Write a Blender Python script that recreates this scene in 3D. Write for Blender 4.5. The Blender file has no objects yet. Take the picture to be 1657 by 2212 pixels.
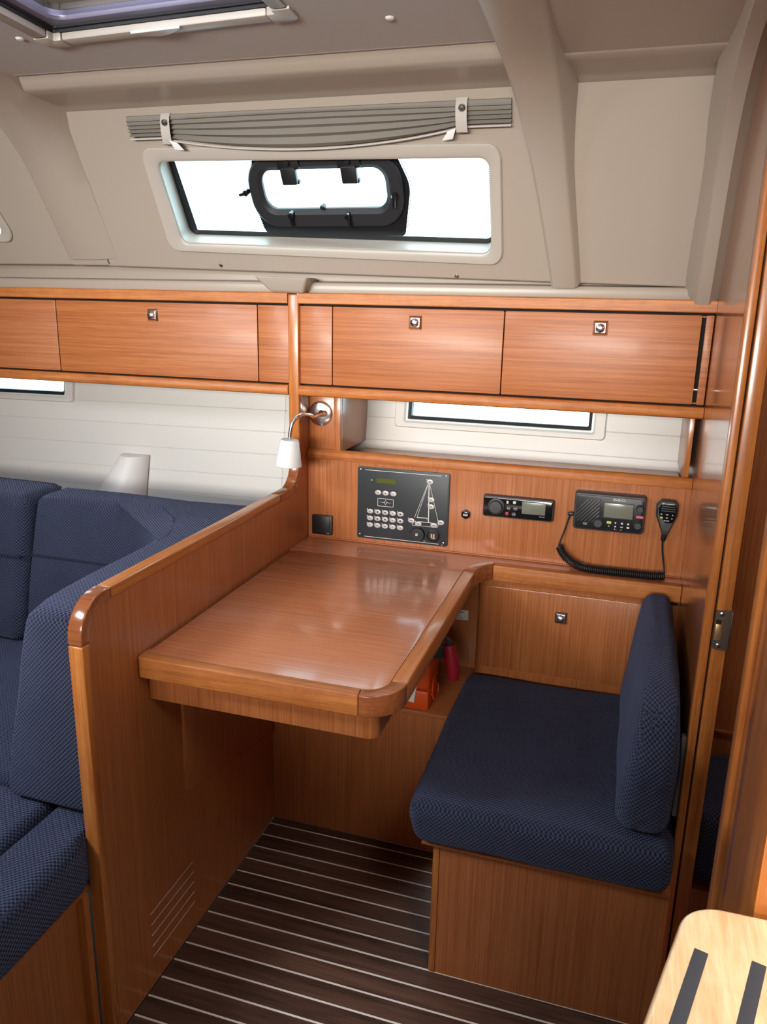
import bpy, bmesh, math, random
from mathutils import Vector, Matrix, noise
random.seed(7)
SC = bpy.context.scene
COL = SC.collection
PI = math.pi

# ------------------------------------------------------------------ camera
cam = bpy.data.cameras.new('camera')
cam.sensor_fit = 'VERTICAL'
cam.sensor_height = 36.0
cam.lens = 36.0 * 1699.08 / 2212.0
cam.clip_start = 0.02
cam_o = bpy.data.objects.new('camera', cam)
COL.objects.link(cam_o)
_y, _p, _r = 0.29701676, 0.26387798, -0.02072319
_f = Vector((-math.sin(_y) * math.cos(_p), math.cos(_y) * math.cos(_p), -math.sin(_p)))
_rt = Vector((math.cos(_y), math.sin(_y), 0))
_d = _f.cross(_rt)
_r2 = _rt * math.cos(_r) + _d * math.sin(_r)
_d2 = -_rt * math.sin(_r) + _d * math.cos(_r)
m3 = Matrix((_r2, -_d2, -_f)).transposed()
cam_o.matrix_world = Matrix.Translation((0, 0, 1.4)) @ m3.to_4x4()
SC.camera = cam_o

# ------------------------------------------------------------------ world, lights, exposure
w = bpy.data.worlds.new('overcast_sky')
SC.world = w
w.use_nodes = True
bg = w.node_tree.nodes['Background']
bg.inputs[0].default_value = (0.88, 0.95, 1.0, 1)
bg.inputs[1].default_value = 3.6

SC.view_settings.view_transform = 'Standard'
SC.view_settings.look = 'None'
SC.view_settings.gamma = 1.0
SC.view_settings.use_curve_mapping = False
SC.view_settings.exposure = 1.0
cy = SC.cycles
cy.max_bounces = 7
cy.diffuse_bounces = 2
cy.glossy_bounces = 4
cy.transmission_bounces = 4
cy.transparent_max_bounces = 12
cy.caustics_reflective = False
cy.caustics_refractive = False
cy.sample_clamp_indirect = 4.0
cy.use_denoising = True


def area_light(name, loc, target, sx, sy, power, color=(1, 1, 1)):
    l = bpy.data.lights.new(name, 'AREA')
    l.shape = 'RECTANGLE'
    l.size, l.size_y, l.energy, l.color = sx, sy, power, color
    o = bpy.data.objects.new(name, l)
    COL.objects.link(o)
    o.location = loc
    o.rotation_euler = (Vector(target) - Vector(loc)).to_track_quat('-Z', 'Y').to_euler()
    return o


# daylight through the companionway (above, behind the camera) and the saloon windows opposite
cw = area_light('companionway_daylight', (0.62, 0.15, 2.03), (0.22, 0.72, 0.8), 0.5, 0.5, 0.85, (1.0, 0.97, 0.93))
cw.data.spread = math.radians(32)
sw = area_light('saloon_window_daylight', (-0.75, -1.50, 1.50), (-0.65, 1.5, 1.46), 2.4, 0.40, 7.3, (1.0, 0.965, 0.91))
sw.data.spread = math.radians(46)
sh_ = area_light('saloon_hatch_daylight', (-1.55, 0.25, 1.88), (-1.0, 1.0, 0.7), 0.5, 0.5, 9.0, (0.80, 0.89, 1.0))
sh_.data.spread = math.radians(130)

area_light('aft_cabin_fill', (0.62, 1.15, 1.90), (0.45, 1.45, 0.4), 0.35, 0.35, 1.2, (1.0, 0.96, 0.9))  # added fill to brighten the dark aft cabin; no hatch is built there


# ------------------------------------------------------------------ materials
def new_mat(name):
    m = bpy.data.materials.new(name)
    m.use_nodes = True
    nt = m.node_tree
    return m, nt, nt.nodes['Principled BSDF']


def plain(name, col, rough=0.5, metal=0.0, coat=0.0, bump=0.0, bscale=200, spec=0.5, var=0.0):
    m, nt, b = new_mat(name)
    b.inputs['Base Color'].default_value = (*col, 1)
    b.inputs['Roughness'].default_value = rough
    b.inputs['Metallic'].default_value = metal
    b.inputs['Coat Weight'].default_value = coat
    b.inputs['Coat Roughness'].default_value = 0.1
    b.inputs['Specular IOR Level'].default_value = spec
    tc = nt.nodes.new('ShaderNodeTexCoord')
    nz = nt.nodes.new('ShaderNodeTexNoise')
    nz.inputs['Scale'].default_value = bscale
    nt.links.new(tc.outputs['Object'], nz.inputs['Vector'])
    if bump:
        bp = nt.nodes.new('ShaderNodeBump')
        bp.inputs['Strength'].default_value = bump
        bp.inputs['Distance'].default_value = 0.001
        nt.links.new(nz.outputs['Fac'], bp.inputs['Height'])
        nt.links.new(bp.outputs['Normal'], b.inputs['Normal'])
    if var:
        mx = nt.nodes.new('ShaderNodeMix')
        mx.data_type = 'RGBA'
        mx.inputs[6].default_value = (*[c * (1 - var) for c in col], 1)
        mx.inputs[7].default_value = (*[min(1, c * (1 + var)) for c in col], 1)
        nt.links.new(nz.outputs['Fac'], mx.inputs[0])
        nt.links.new(mx.outputs[2], b.inputs['Base Color'])
    return m


def wood(name, axis, dark, light, rough=0.32, coat=0.35, fine=210, figure=0.0, along=3.0, jitter=0.0, seed=0.0, bump=0.06):
    """straight-grained veneer; axis = direction of the grain"""
    m, nt, b = new_mat(name)
    N, L = nt.nodes.new, nt.links.new
    tc = N('ShaderNodeTexCoord')
    mp = N('ShaderNodeMapping')
    sc = [fine, fine, fine]
    sc['xyz'.index(axis)] = along
    mp.inputs['Scale'].default_value = sc
    mp.inputs['Location'].default_value = (seed, seed * 1.7, seed * 0.6)
    L(tc.outputs['Object'], mp.inputs['Vector'])
    vec = mp.outputs['Vector']
    if jitter:
        oi = N('ShaderNodeObjectInfo')
        vm = N('ShaderNodeVectorMath')
        vm.operation = 'MULTIPLY_ADD'
        vm.inputs[1].default_value = (1, 1, 1)
        ml = N('ShaderNodeVectorMath')
        ml.operation = 'SCALE'
        ml.inputs[0].default_value = (37, 53, 29)
        L(oi.outputs['Random'], ml.inputs['Scale'])
        L(vec, vm.inputs[0])
        L(ml.outputs[0], vm.inputs[2])
        vec = vm.outputs[0]
    n1 = N('ShaderNodeTexNoise')
    n1.inputs['Scale'].default_value = 1.0
    n1.inputs['Detail'].default_value = 5
    n1.inputs['Roughness'].default_value = 0.62
    n1.inputs['Distortion'].default_value = 0.35
    L(vec, n1.inputs['Vector'])
    n2 = N('ShaderNodeTexNoise')
    n2.inputs['Scale'].default_value = 5.5
    n2.inputs['Detail'].default_value = 3
    L(vec, n2.inputs['Vector'])
    ad = N('ShaderNodeMath')
    ad.operation = 'MULTIPLY_ADD'
    ad.inputs[1].default_value = 0.55
    L(n2.outputs['Fac'], ad.inputs[0])
    L(n1.outputs['Fac'], ad.inputs[2])
    fac = ad.outputs[0]
    if figure:
        n3 = N('ShaderNodeTexNoise')
        n3.inputs['Scale'].default_value = 14
        n3.inputs['Detail'].default_value = 2
        n3.inputs['Distortion'].default_value = 2.5
        L(tc.outputs['Object'], n3.inputs['Vector'])
        a2 = N('ShaderNodeMath')
        a2.operation = 'MULTIPLY_ADD'
        a2.inputs[1].default_value = figure
        L(n3.outputs['Fac'], a2.inputs[0])
        L(fac, a2.inputs[2])
        s2 = N('ShaderNodeMath')
        s2.operation = 'SUBTRACT'
        s2.inputs[1].default_value = figure * 0.5
        L(a2.outputs[0], s2.inputs[0])
        fac = s2.outputs[0]
    cr = N('ShaderNodeValToRGB')
    cr.color_ramp.elements[0].position = 0.57
    cr.color_ramp.elements[0].color = (*dark, 1)
    cr.color_ramp.elements[1].position = 0.97
    cr.color_ramp.elements[1].color = (*light, 1)
    L(fac, cr.inputs[0])
    out = cr.outputs[0]
    if jitter:
        hv = N('ShaderNodeHueSaturation')
        mr = N('ShaderNodeMapRange')
        mr.inputs['To Min'].default_value = 1 - jitter
        mr.inputs['To Max'].default_value = 1 + jitter
        L(oi.outputs['Random'], mr.inputs['Value'])
        L(mr.outputs[0], hv.inputs['Value'])
        L(out, hv.inputs['Color'])
        out = hv.outputs[0]
    L(out, b.inputs['Base Color'])
    b.inputs['Roughness'].default_value = rough
    b.inputs['Coat Weight'].default_value = coat
    b.inputs['Coat Roughness'].default_value = 0.12
    bp = N('ShaderNodeBump')
    bp.inputs['Strength'].default_value = bump
    bp.inputs['Distance'].default_value = 0.001
    L(fac, bp.inputs['Height'])
    L(bp.outputs['Normal'], b.inputs['Normal'])
    return m


def fabric(name, dark, light, cell=0.0044):
    """navy basket weave, laid out on the UVs in metres"""
    m, nt, b = new_mat(name)
    N, L = nt.nodes.new, nt.links.new
    uv = N('ShaderNodeUVMap')
    sx = N('ShaderNodeSeparateXYZ')
    L(uv.outputs['UV'], sx.inputs[0])

    def fn(op, *args):
        n = N('ShaderNodeMath')
        n.operation = op
        for i, a in enumerate(args):
            if isinstance(a, (int, float)):
                n.inputs[i].default_value = a
            else:
                L(a, n.inputs[i])
        return n.outputs[0]
    k = PI / cell
    su = fn('SINE', fn('MULTIPLY', sx.outputs[0], k))
    sv = fn('SINE', fn('MULTIPLY', sx.outputs[1], k))
    pr = fn('MULTIPLY', su, sv)
    h = fn('MULTIPLY_ADD', pr, 0.5, 0.5)
    nz = N('ShaderNodeTexNoise')
    nz.inputs['Scale'].default_value = 9
    nz.inputs['Detail'].default_value = 6
    tc = N('ShaderNodeTexCoord')
    L(tc.outputs['Object'], nz.inputs['Vector'])
    f2 = fn('MULTIPLY_ADD', nz.outputs['Fac'], 0.35, fn('MULTIPLY', h, 0.8))
    cr = N('ShaderNodeValToRGB')
    cr.color_ramp.elements[0].position = 0.15
    cr.color_ramp.elements[0].color = (*dark, 1)
    cr.color_ramp.elements[1].position = 0.95
    cr.color_ramp.elements[1].color = (*light, 1)
    L(f2, cr.inputs[0])
    L(cr.outputs[0], b.inputs['Base Color'])
    b.inputs['Roughness'].default_value = 0.9
    b.inputs['Sheen Weight'].default_value = 0.25
    b.inputs['Sheen Roughness'].default_value = 0.45
    b.inputs['Sheen Tint'].default_value = (0.55, 0.62, 1.0, 1)
    b.inputs['Specular IOR Level'].default_value = 0.2
    bp = N('ShaderNodeBump')
    bp.inputs['Strength'].default_value = 1.0
    bp.inputs['Distance'].default_value = 0.003
    L(h, bp.inputs['Height'])
    L(bp.outputs['Normal'], b.inputs['Normal'])
    return m


def pane_mat(name, tint, gloss=0.08):
    m, nt, b = new_mat(name)
    N, L = nt.nodes.new, nt.links.new
    nt.nodes.remove(b)
    tr = N('ShaderNodeBsdfTransparent')
    tr.inputs[0].default_value = (*tint, 1)
    gl = N('ShaderNodeBsdfGlossy')
    gl.inputs['Roughness'].default_value = 0.03
    lw = N('ShaderNodeLayerWeight')
    lw.inputs[0].default_value = 0.5
    p5 = N('ShaderNodeMath')
    p5.operation = 'POWER'
    p5.inputs[1].default_value = 5
    L(lw.outputs['Facing'], p5.inputs[0])
    ma = N('ShaderNodeMath')
    ma.operation = 'MULTIPLY_ADD'
    ma.inputs[1].default_value = 0.9
    ma.inputs[2].default_value = 0.04
    L(p5.outputs[0], ma.inputs[0])
    mx = N('ShaderNodeMixShader')
    L(ma.outputs[0], mx.inputs[0])
    L(tr.outputs[0], mx.inputs[1])
    L(gl.outputs[0], mx.inputs[2])
    L(mx.outputs[0], nt.nodes['Material Output'].inputs[0])
    return m


W_D, W_L = (0.34, 0.097, 0.025), (0.53, 0.186, 0.060)
M = {}
M['wood_x'] = wood('mahogany_veneer_horizontal', 'x', W_D, W_L, rough=0.45, coat=0.05)
M['bulkhead'] = wood('lacquered_bulkhead_veneer', 'z', W_D, W_L, rough=0.3, coat=1.0, fine=240)
M['bulkhead'].node_tree.nodes['Principled BSDF'].inputs['Coat IOR'].default_value = 1.75
M['wood_y'] = wood('mahogany_veneer_athwart', 'y', W_D, W_L)
M['wood_z'] = wood('mahogany_veneer_vertical', 'z', W_D, W_L, fine=240)
M['table'] = wood('mahogany_table_veneer', 'x', (0.43, 0.137, 0.054), (0.61, 0.235, 0.108), rough=0.27, coat=0.45, fine=200)  # colour lightened to hold the pale haze of the reflected hull
T_D, T_L = (0.37, 0.102, 0.020), (0.60, 0.215, 0.050)
M['trim_x'] = wood('solid_mahogany_horizontal', 'x', T_D, T_L, rough=0.5, coat=0.0, fine=90, figure=0.28)
M['trim_y'] = wood('solid_mahogany_athwart', 'y', T_D, T_L, rough=0.30, coat=0.35, fine=90, figure=0.18)
M['trim_z'] = wood('solid_mahogany_vertical', 'z', T_D, T_L, rough=0.30, coat=0.35, fine=90, figure=0.18)
M['cap'] = wood('solid_mahogany_end_piece', 'x', (0.25, 0.068, 0.022), (0.38, 0.125, 0.042), rough=0.2, coat=0.7, fine=80)
M['floor'] = wood('walnut_floor_strip', 'x', (0.038, 0.017, 0.011), (0.135, 0.066, 0.042), rough=0.5, coat=0.0, fine=45, jitter=0.16, along=2.5)
M['inlay'] = plain('floor_inlay_white', (0.78, 0.70, 0.62), 0.5)
M['step'] = wood('pale_plywood_step', 'y', (0.52, 0.32, 0.155), (0.70, 0.50, 0.29), rough=0.3, coat=0.4, fine=60, figure=0.3, along=5)
M['cream'] = plain('cream_liner', (0.395, 0.332, 0.272), 0.32, bump=0.02, bscale=400, spec=0.45)
M['headliner'] = plain('grey_headliner', (0.56, 0.54, 0.51), 0.75, bump=0.15, bscale=900)
M['white'] = plain('white_hull_lining', (0.74, 0.715, 0.67), 0.42)
M['frame'] = plain('cream_window_frame', (0.46, 0.415, 0.36), 0.35)
M['whitepl'] = plain('white_plastic', (0.80, 0.79, 0.77), 0.35)
M['shade'] = plain('opal_lamp_shade', (0.90, 0.87, 0.83), 0.45)
M['black'] = plain('black_plastic', (0.010, 0.010, 0.011), 0.42)
M['black_s'] = plain('black_gloss', (0.008, 0.008, 0.009), 0.12)
M['frit'] = plain('black_glass_border', (0.006, 0.008, 0.010), 0.3)
M['gasket'] = plain('black_rubber', (0.010, 0.010, 0.012), 0.55)
M['dgrey'] = plain('dark_grey_plastic', (0.045, 0.046, 0.048), 0.45, bump=0.05, bscale=1500)
M['panel'] = plain('anthracite_panel', (0.028, 0.034, 0.038), 0.45)
M['chrome'] = plain('chrome', (0.88, 0.88, 0.88), 0.2, metal=1.0)
M['chrome_d'] = plain('dark_chrome', (0.5, 0.5, 0.53), 0.32, metal=1.0)
M['steel'] = plain('brushed_steel', (0.42, 0.39, 0.36), 0.32, metal=1.0)
M['silver'] = plain('silver_button', (0.62, 0.60, 0.58), 0.35, metal=0.4)
M['print'] = plain('white_print', (0.72, 0.70, 0.67), 0.5)
M['lcd_g'] = plain('green_lcd', (0.085, 0.11, 0.012), 0.25)
M['lcd'] = plain('grey_lcd', (0.19, 0.20, 0.155), 0.2)
M['lime'] = plain('lime_key', (0.50, 0.68, 0.06), 0.4)
M['red'] = plain('red_key', (0.36, 0.02, 0.04), 0.4)
M['redrub'] = plain('red_rubber', (0.42, 0.012, 0.03), 0.5)
M['orange'] = plain('orange_plastic', (0.72, 0.085, 0.008), 0.4)
M['paper'] = plain('white_paper', (0.75, 0.73, 0.70), 0.7)
M['ink'] = plain('dark_ink', (0.03, 0.03, 0.03), 0.6)
M['strip'] = plain('anti_slip_rubber', (0.030, 0.032, 0.038), 0.75, bump=0.3, bscale=900)
M['blind'] = plain('grey_pleated_cloth', (0.235, 0.21, 0.18), 0.85, bump=0.2, bscale=700)
M['strap'] = plain('pale_strap_webbing', (0.50, 0.46, 0.42), 0.8, bump=0.2, bscale=900)
M['plate_w'] = plain('grey_bracket', (0.22, 0.22, 0.21), 0.5)
M['brass'] = plain('brass_strike', (0.70, 0.52, 0.28), 0.35, metal=0.8)
M['dark_gap'] = plain('dark_recess', (0.01, 0.007, 0.006), 0.9)
M['navy'] = fabric('navy_basket_weave', (0.005, 0.0065, 0.014), (0.064, 0.075, 0.132))
M['seam'] = plain('navy_piping', (0.010, 0.013, 0.034), 0.9)
M['alu'] = plain('grey_aluminium', (0.20, 0.19, 0.26), 0.4, metal=0.3)
M['glass'] = pane_mat('cyan_glow_glass', (0.64, 0.90, 1.0))  # cyan tint puts the bluish glow of scattered daylight on the reveals
M['acrylic'] = pane_mat('tinted_acrylic', (0.44, 0.42, 0.47))
M['dirt'] = plain('outside_dirt', (0.35, 0.35, 0.36), 0.9)


# ------------------------------------------------------------------ mesh helpers
def box(bm, x0, x1, y0, y1, z0, z1):
    v = [bm.verts.new(p) for p in ((x0, y0, z0), (x1, y0, z0), (x1, y1, z0), (x0, y1, z0), (x0, y0, z1), (x1, y0, z1), (x1, y1, z1), (x0, y1, z1))]
    for q in ((0, 3, 2, 1), (4, 5, 6, 7), (0, 1, 5, 4), (1, 2, 6, 5), (2, 3, 7, 6), (3, 0, 4, 7)):
        bm.faces.new([v[i] for i in q])


def place(axis, a, p):
    return {'x': (a, p[0], p[1]), 'y': (p[0], a, p[1]), 'z': (p[0], p[1], a)}[axis]


def loft(bm, la, lb):
    va = [bm.verts.new(p) for p in la]
    vb = [bm.verts.new(p) for p in lb]
    n = len(va)
    for i in range(n):
        j = (i + 1) % n
        bm.faces.new((va[i], va[j], vb[j], vb[i]))
    bm.faces.new(va[::-1])
    bm.faces.new(vb)


def prism(bm, pts, axis, a, b):
    loft(bm, [place(axis, a, p) for p in pts], [place(axis, b, p) for p in pts])


def arc(cx, cy, r, a0, a1, n):
    return [(cx + r * math.cos(math.radians(a0 + (a1 - a0) * i / n)), cy + r * math.sin(math.radians(a0 + (a1 - a0) * i / n))) for i in range(n + 1)]


def rpoly(pts, r, n=5):
    """round every corner of a polygon; r one radius or a list"""
    out = []
    k = len(pts)
    for i in range(k):
        p, a, c = Vector(pts[i]), Vector(pts[i - 1]), Vector(pts[(i + 1) % k])
        rr = r[i] if isinstance(r, (list, tuple)) else r
        if rr <= 1e-6:
            out += [tuple(p)] * 1
            continue
        d1, d2 = (a - p).normalized(), (c - p).normalized()
        ang = math.acos(max(-1, min(1, d1.dot(d2))))
        t = rr / math.tan(ang / 2)
        s, e = p + d1 * t, p + d2 * t
        ctr = p + (d1 + d2).normalized() * (rr / math.sin(ang / 2))
        a0 = math.atan2(s.y - ctr.y, s.x - ctr.x)
        da = (math.atan2(e.y - ctr.y, e.x - ctr.x) - a0 + PI) % (2 * PI) - PI
        rad = (s - ctr).length
        for q in range(n + 1):
            u = a0 + da * q / n
            out.append((ctr.x + rad * math.cos(u), ctr.y + rad * math.sin(u)))
    return out


def rrect(cx, cy, w_, h_, r, n=4):
    return rpoly([(cx - w_ / 2, cy - h_ / 2), (cx + w_ / 2, cy - h_ / 2), (cx + w_ / 2, cy + h_ / 2), (cx - w_ / 2, cy + h_ / 2)], r, n)


def ring(bm, outer, inner):
    """flat ring between two 3D loops of the same length"""
    a = [bm.verts.new(p) for p in outer]
    b = [bm.verts.new(p) for p in inner]
    n = len(a)
    for i in range(n):
        j = (i + 1) % n
        bm.faces.new((a[i], a[j], b[j], b[i]))


def rings(bm, loops, closed=False):
    """bands through successive 3D loops of the same length"""
    vs = [[bm.verts.new(p) for p in lp] for lp in loops]
    if closed:
        vs.append(vs[0])
    n = len(vs[0])
    for a, b in zip(vs, vs[1:]):
        for i in range(n):
            j = (i + 1) % n
            bm.faces.new((a[i], a[j], b[j], b[i]))


def smooth_path(pts, n=8):
    P = [Vector(p) for p in pts]
    P = [P[0] * 2 - P[1]] + P + [P[-1] * 2 - P[-2]]
    out = []
    for i in range(1, len(P) - 2):
        for k in range(n):
            t = k / n
            a, b, c, d = P[i - 1], P[i], P[i + 1], P[i + 2]
            out.append(0.5 * ((2 * b) + (c - a) * t + (2 * a - 5 * b + 4 * c - d) * t * t + (3 * b - a - 3 * c + d) * t ** 3))
    out.append(P[-2])
    return out


def tube(bm, pts, r, seg=10):
    P = [Vector(p) for p in pts]
    up = None
    loops = []
    for i, p in enumerate(P):
        t = (P[min(i + 1, len(P) - 1)] - P[max(i - 1, 0)]).normalized()
        if up is None:
            up = t.orthogonal().normalized()
        up = (up - t * up.dot(t)).normalized()
        s = t.cross(up)
        rr = r(i / (len(P) - 1)) if callable(r) else r
        loops.append([p + (up * math.cos(2 * PI * k / seg) + s * math.sin(2 * PI * k / seg)) * rr for k in range(seg)])
    vs = [[bm.verts.new(q) for q in lp] for lp in loops]
    for a, b in zip(vs, vs[1:]):
        for k in range(seg):
            bm.faces.new((a[k], a[(k + 1) % seg], b[(k + 1) % seg], b[k]))
    bm.faces.new(vs[0][::-1])
    bm.faces.new(vs[-1])


def lathe(bm, prof, c, d, seg=20, sx=1.0):
    """revolve (radius, distance) about direction d through c; capped"""
    d = Vector(d).normalized()
    u = Vector((1, 0, 0)) if abs(d.x) < 0.9 else Vector((0, 0, 1))
    u = (u - d * u.dot(d)).normalized()
    v = d.cross(u)
    c = Vector(c)
    vs = [[bm.verts.new(c + d * t + (u * math.cos(2 * PI * k / seg) * sx + v * math.sin(2 * PI * k / seg)) * max(r, 1e-5)) for k in range(seg)] for r, t in prof]
    for a, b in zip(vs, vs[1:]):
        for k in range(seg):
            bm.faces.new((a[k], a[(k + 1) % seg], b[(k + 1) % seg], b[k]))
    bm.faces.new(vs[0][::-1])
    bm.faces.new(vs[-1])


LOC = {}


def link(o, parent):
    COL.objects.link(o)
    if parent is not None:
        o.parent = parent
        l = LOC.get(parent.name, Vector((0, 0, 0)))    # meshes sit at the world origin
        o.matrix_parent_inverse = Matrix.Translation(-l)


def obj(name, bm, mat, parent=None, bevel=0.0, seg=2, sharp=32, uv=False, flat=False):
    bmesh.ops.remove_doubles(bm, verts=bm.verts, dist=1e-6)
    bmesh.ops.recalc_face_normals(bm, faces=bm.faces)
    if bevel:
        es = [e for e in bm.edges if len(e.link_faces) == 2 and e.calc_face_angle(0) > math.radians(30)]
        bmesh.ops.bevel(bm, geom=es, offset=bevel, segments=seg, profile=0.5, affect='EDGES', clamp_overlap=True)
    if uv:
        lay = bm.loops.layers.uv.new('UVMap')
        for f in bm.faces:
            n = f.normal
            ax = max(range(3), key=lambda i: abs(n[i]))
            for lp in f.loops:
                p = lp.vert.co
                lp[lay].uv = ((p.y, p.z), (p.x, p.z), (p.x, p.y))[ax]
    me = bpy.data.meshes.new(name)
    bm.to_mesh(me)
    bm.free()
    if not flat:
        me.polygons.foreach_set('use_smooth', [True] * len(me.polygons))
        me.set_sharp_from_angle(angle=math.radians(sharp))
    if mat is not None:
        me.materials.append(mat)
    o = bpy.data.objects.new(name, me)
    link(o, parent)
    return o


def B():
    return bmesh.new()


def bx(name, mat, parent, x0, x1, y0, y1, z0, z1, bevel=0.0, **k):
    b = B()
    box(b, x0, x1, y0, y1, z0, z1)
    return obj(name, b, mat, parent, bevel, **k)


def pr(name, mat, parent, pts, axis, a, b_, bevel=0.0, **k):
    b = B()
    prism(b, pts, axis, a, b_)
    return obj(name, b, mat, parent, bevel, **k)


def thing(name, label, cat, loc, group=None, kind=None):
    e = bpy.data.objects.new(name, None)
    e.empty_display_size = 0.05
    e.location = loc
    COL.objects.link(e)
    LOC[e.name] = Vector(loc)
    return tag(e, label, cat, group, kind)


def tag(o, label=None, cat=None, group=None, kind=None):
    if label:
        o['label'] = label
    if cat:
        o['category'] = cat
    if group:
        o['group'] = group
    if kind:
        o['kind'] = kind
    return o


def struct(name, label, cat, loc=(0, 0, 0)):
    return thing(name, label, cat, loc, kind='structure')


def piece(src, name, parent, off):
    """a copy of a part sharing its mesh, moved by off"""
    o = src.copy()
    o.name = name
    COL.objects.link(o)
    o.parent = parent
    o.matrix_parent_inverse = src.matrix_parent_inverse.copy()
    o.location = Vector(src.location) + Vector(off)
    return o


def text(name, s, mat, parent, x, z, y, size, width=None, th=0.0004, face='y'):
    c = bpy.data.curves.new(name, 'FONT')
    c.body = s
    c.size = size
    c.align_x, c.align_y = 'CENTER', 'CENTER'
    c.extrude = th
    c.resolution_u = 2
    t = bpy.data.objects.new(name, c)
    COL.objects.link(t)
    dg = bpy.context.evaluated_depsgraph_get()
    me = bpy.data.meshes.new_from_object(t.evaluated_get(dg))
    bpy.data.objects.remove(t)
    xs = [v.co.x for v in me.vertices]
    k = (width / (max(xs) - min(xs))) if width else 1.0
    me.transform(Matrix.Translation((x, y, z)) @ Matrix.Rotation(PI / 2, 4, 'X') @ Matrix.Diagonal((k, 1, 1, 1)))
    me.materials.clear()
    me.materials.append(mat)
    o = bpy.data.objects.new(name, me)
    link(o, parent)
    return o


def rbox(bm, lo, hi, r, cuts=14, puff=0.0, warp=None, seed=0.0, wr=0.0):
    """soft rounded block with puffed faces"""
    lo, hi = Vector(lo), Vector(hi)
    ctr, half = (lo + hi) / 2, (hi - lo) / 2
    n = cuts
    seen = {}

    def shape(p):
        q = Vector([max(lo[i] + r, min(hi[i] - r, p[i])) for i in range(3)])
        d = p - q
        if d.length > 1e-9:
            d.normalize()
        o = q + d * r
        if puff:
            k = Vector([1 - abs((o[i] - ctr[i]) / half[i]) ** 3 for i in range(3)])
            for i in range(3):
                a, b_ = [j for j in range(3) if j != i]
                o[i] += d[i] * puff * max(0, k[a]) * max(0, k[b_])
        if wr:
            o += d * wr * noise.noise(Vector((o.x * 9 + seed, o.y * 9, o.z * 9)))
        return warp(o) if warp else o

    def V(p):
        key = tuple(round(c, 6) for c in p)
        if key not in seen:
            seen[key] = bm.verts.new(shape(Vector(p)))
        return seen[key]

    def t(i):  # denser rows inside the rounded borders
        return i / n

    def coord(ax, i):
        L_ = hi[ax] - lo[ax]
        m = min(r / L_, 0.3)
        s = 4
        if i <= s:
            u = m * i / s
        elif i >= n - s:
            u = 1 - m * (n - i) / s
        else:
            u = m + (1 - 2 * m) * (i - s) / (n - 2 * s)
        return lo[ax] + L_ * u
    for ax in range(3):
        a, b_ = [j for j in range(3) if j != ax]
        for side in (lo[ax], hi[ax]):
            for i in range(n):
                for j in range(n):
                    ps = []
                    for di, dj in ((0, 0), (1, 0), (1, 1), (0, 1)):
                        p = [0, 0, 0]
                        p[ax] = side
                        p[a] = coord(a, i + di)
                        p[b_] = coord(b_, j + dj)
                        ps.append(V(p))
                    try:
                        bm.faces.new(ps)
                    except ValueError:
                        pass


# ================================================================== STRUCTURE
PX = -0.832            # nav side of the partition
BK = 0.169             # bulkhead face
# ---- cabin sole
fl = struct('floor', 'dark walnut cabin floor with thin pale inlay lines', 'floor')
bx('subfloor', M['dark_gap'], fl, -3.0, 1.5, -1.6, 2.6, -0.05, -0.010)
pl0 = st0 = None
for i in range(28):
    y1 = 1.702 - i * 0.0488
    y0 = y1 - 0.0488
    if pl0 is None:
        pl0 = bx('plank', M['floor'], fl, -0.829, 0.62, y0 + 0.0022, y1 - 0.0022, -0.010, 0.0, 0.0006, seg=1)
        st0 = bx('inlay_strip', M['inlay'], fl, -0.829, 0.62, y1 - 0.0022, y1 + 0.0022, -0.010, -0.0004)
    else:
        piece(pl0, 'plank', fl, (0, -i * 0.0488, 0))
        piece(st0, 'inlay_strip', fl, (0, -i * 0.0488, 0))
bx('plank', M['floor'], fl, -0.829, 0.62, 1.7042, 1.7300, -0.010, 0.0)


# ---- hull side, planked lining
def hull_y(x, z):
    return 2.25 + (z - 0.99) * 0.15 + (min(0, x + 1.02)) * 0.075


hw = struct('wall_back', 'white planked hull lining behind the lockers', 'wall')
zs = [0.36, 0.43, 0.50, 0.57, 0.64, 0.71, 0.779, 0.847, 0.919, 0.990, 1.057]
for i, (a, b_) in enumerate(zip(zs, zs[1:])):
    for x0, x1 in ((-2.6, -1.02), (-1.02, 0.17)):
        bm = B()
        g = 0.0
        loft(bm, [(x0, hull_y(x0, a) , a + g), (x1, hull_y(x1, a), a + g), (x1, hull_y(x1, a) + 0.02, a + g), (x0, hull_y(x0, a) + 0.02, a + g)],
             [(x0, hull_y(x0, b_), b_ - g), (x1, hull_y(x1, b_), b_ - g), (x1, hull_y(x1, b_) + 0.02, b_ - g), (x0, hull_y(x0, b_) + 0.02, b_ - g)])
        obj('plank', bm, M['white'], hw, 0.0016, seg=1)
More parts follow.
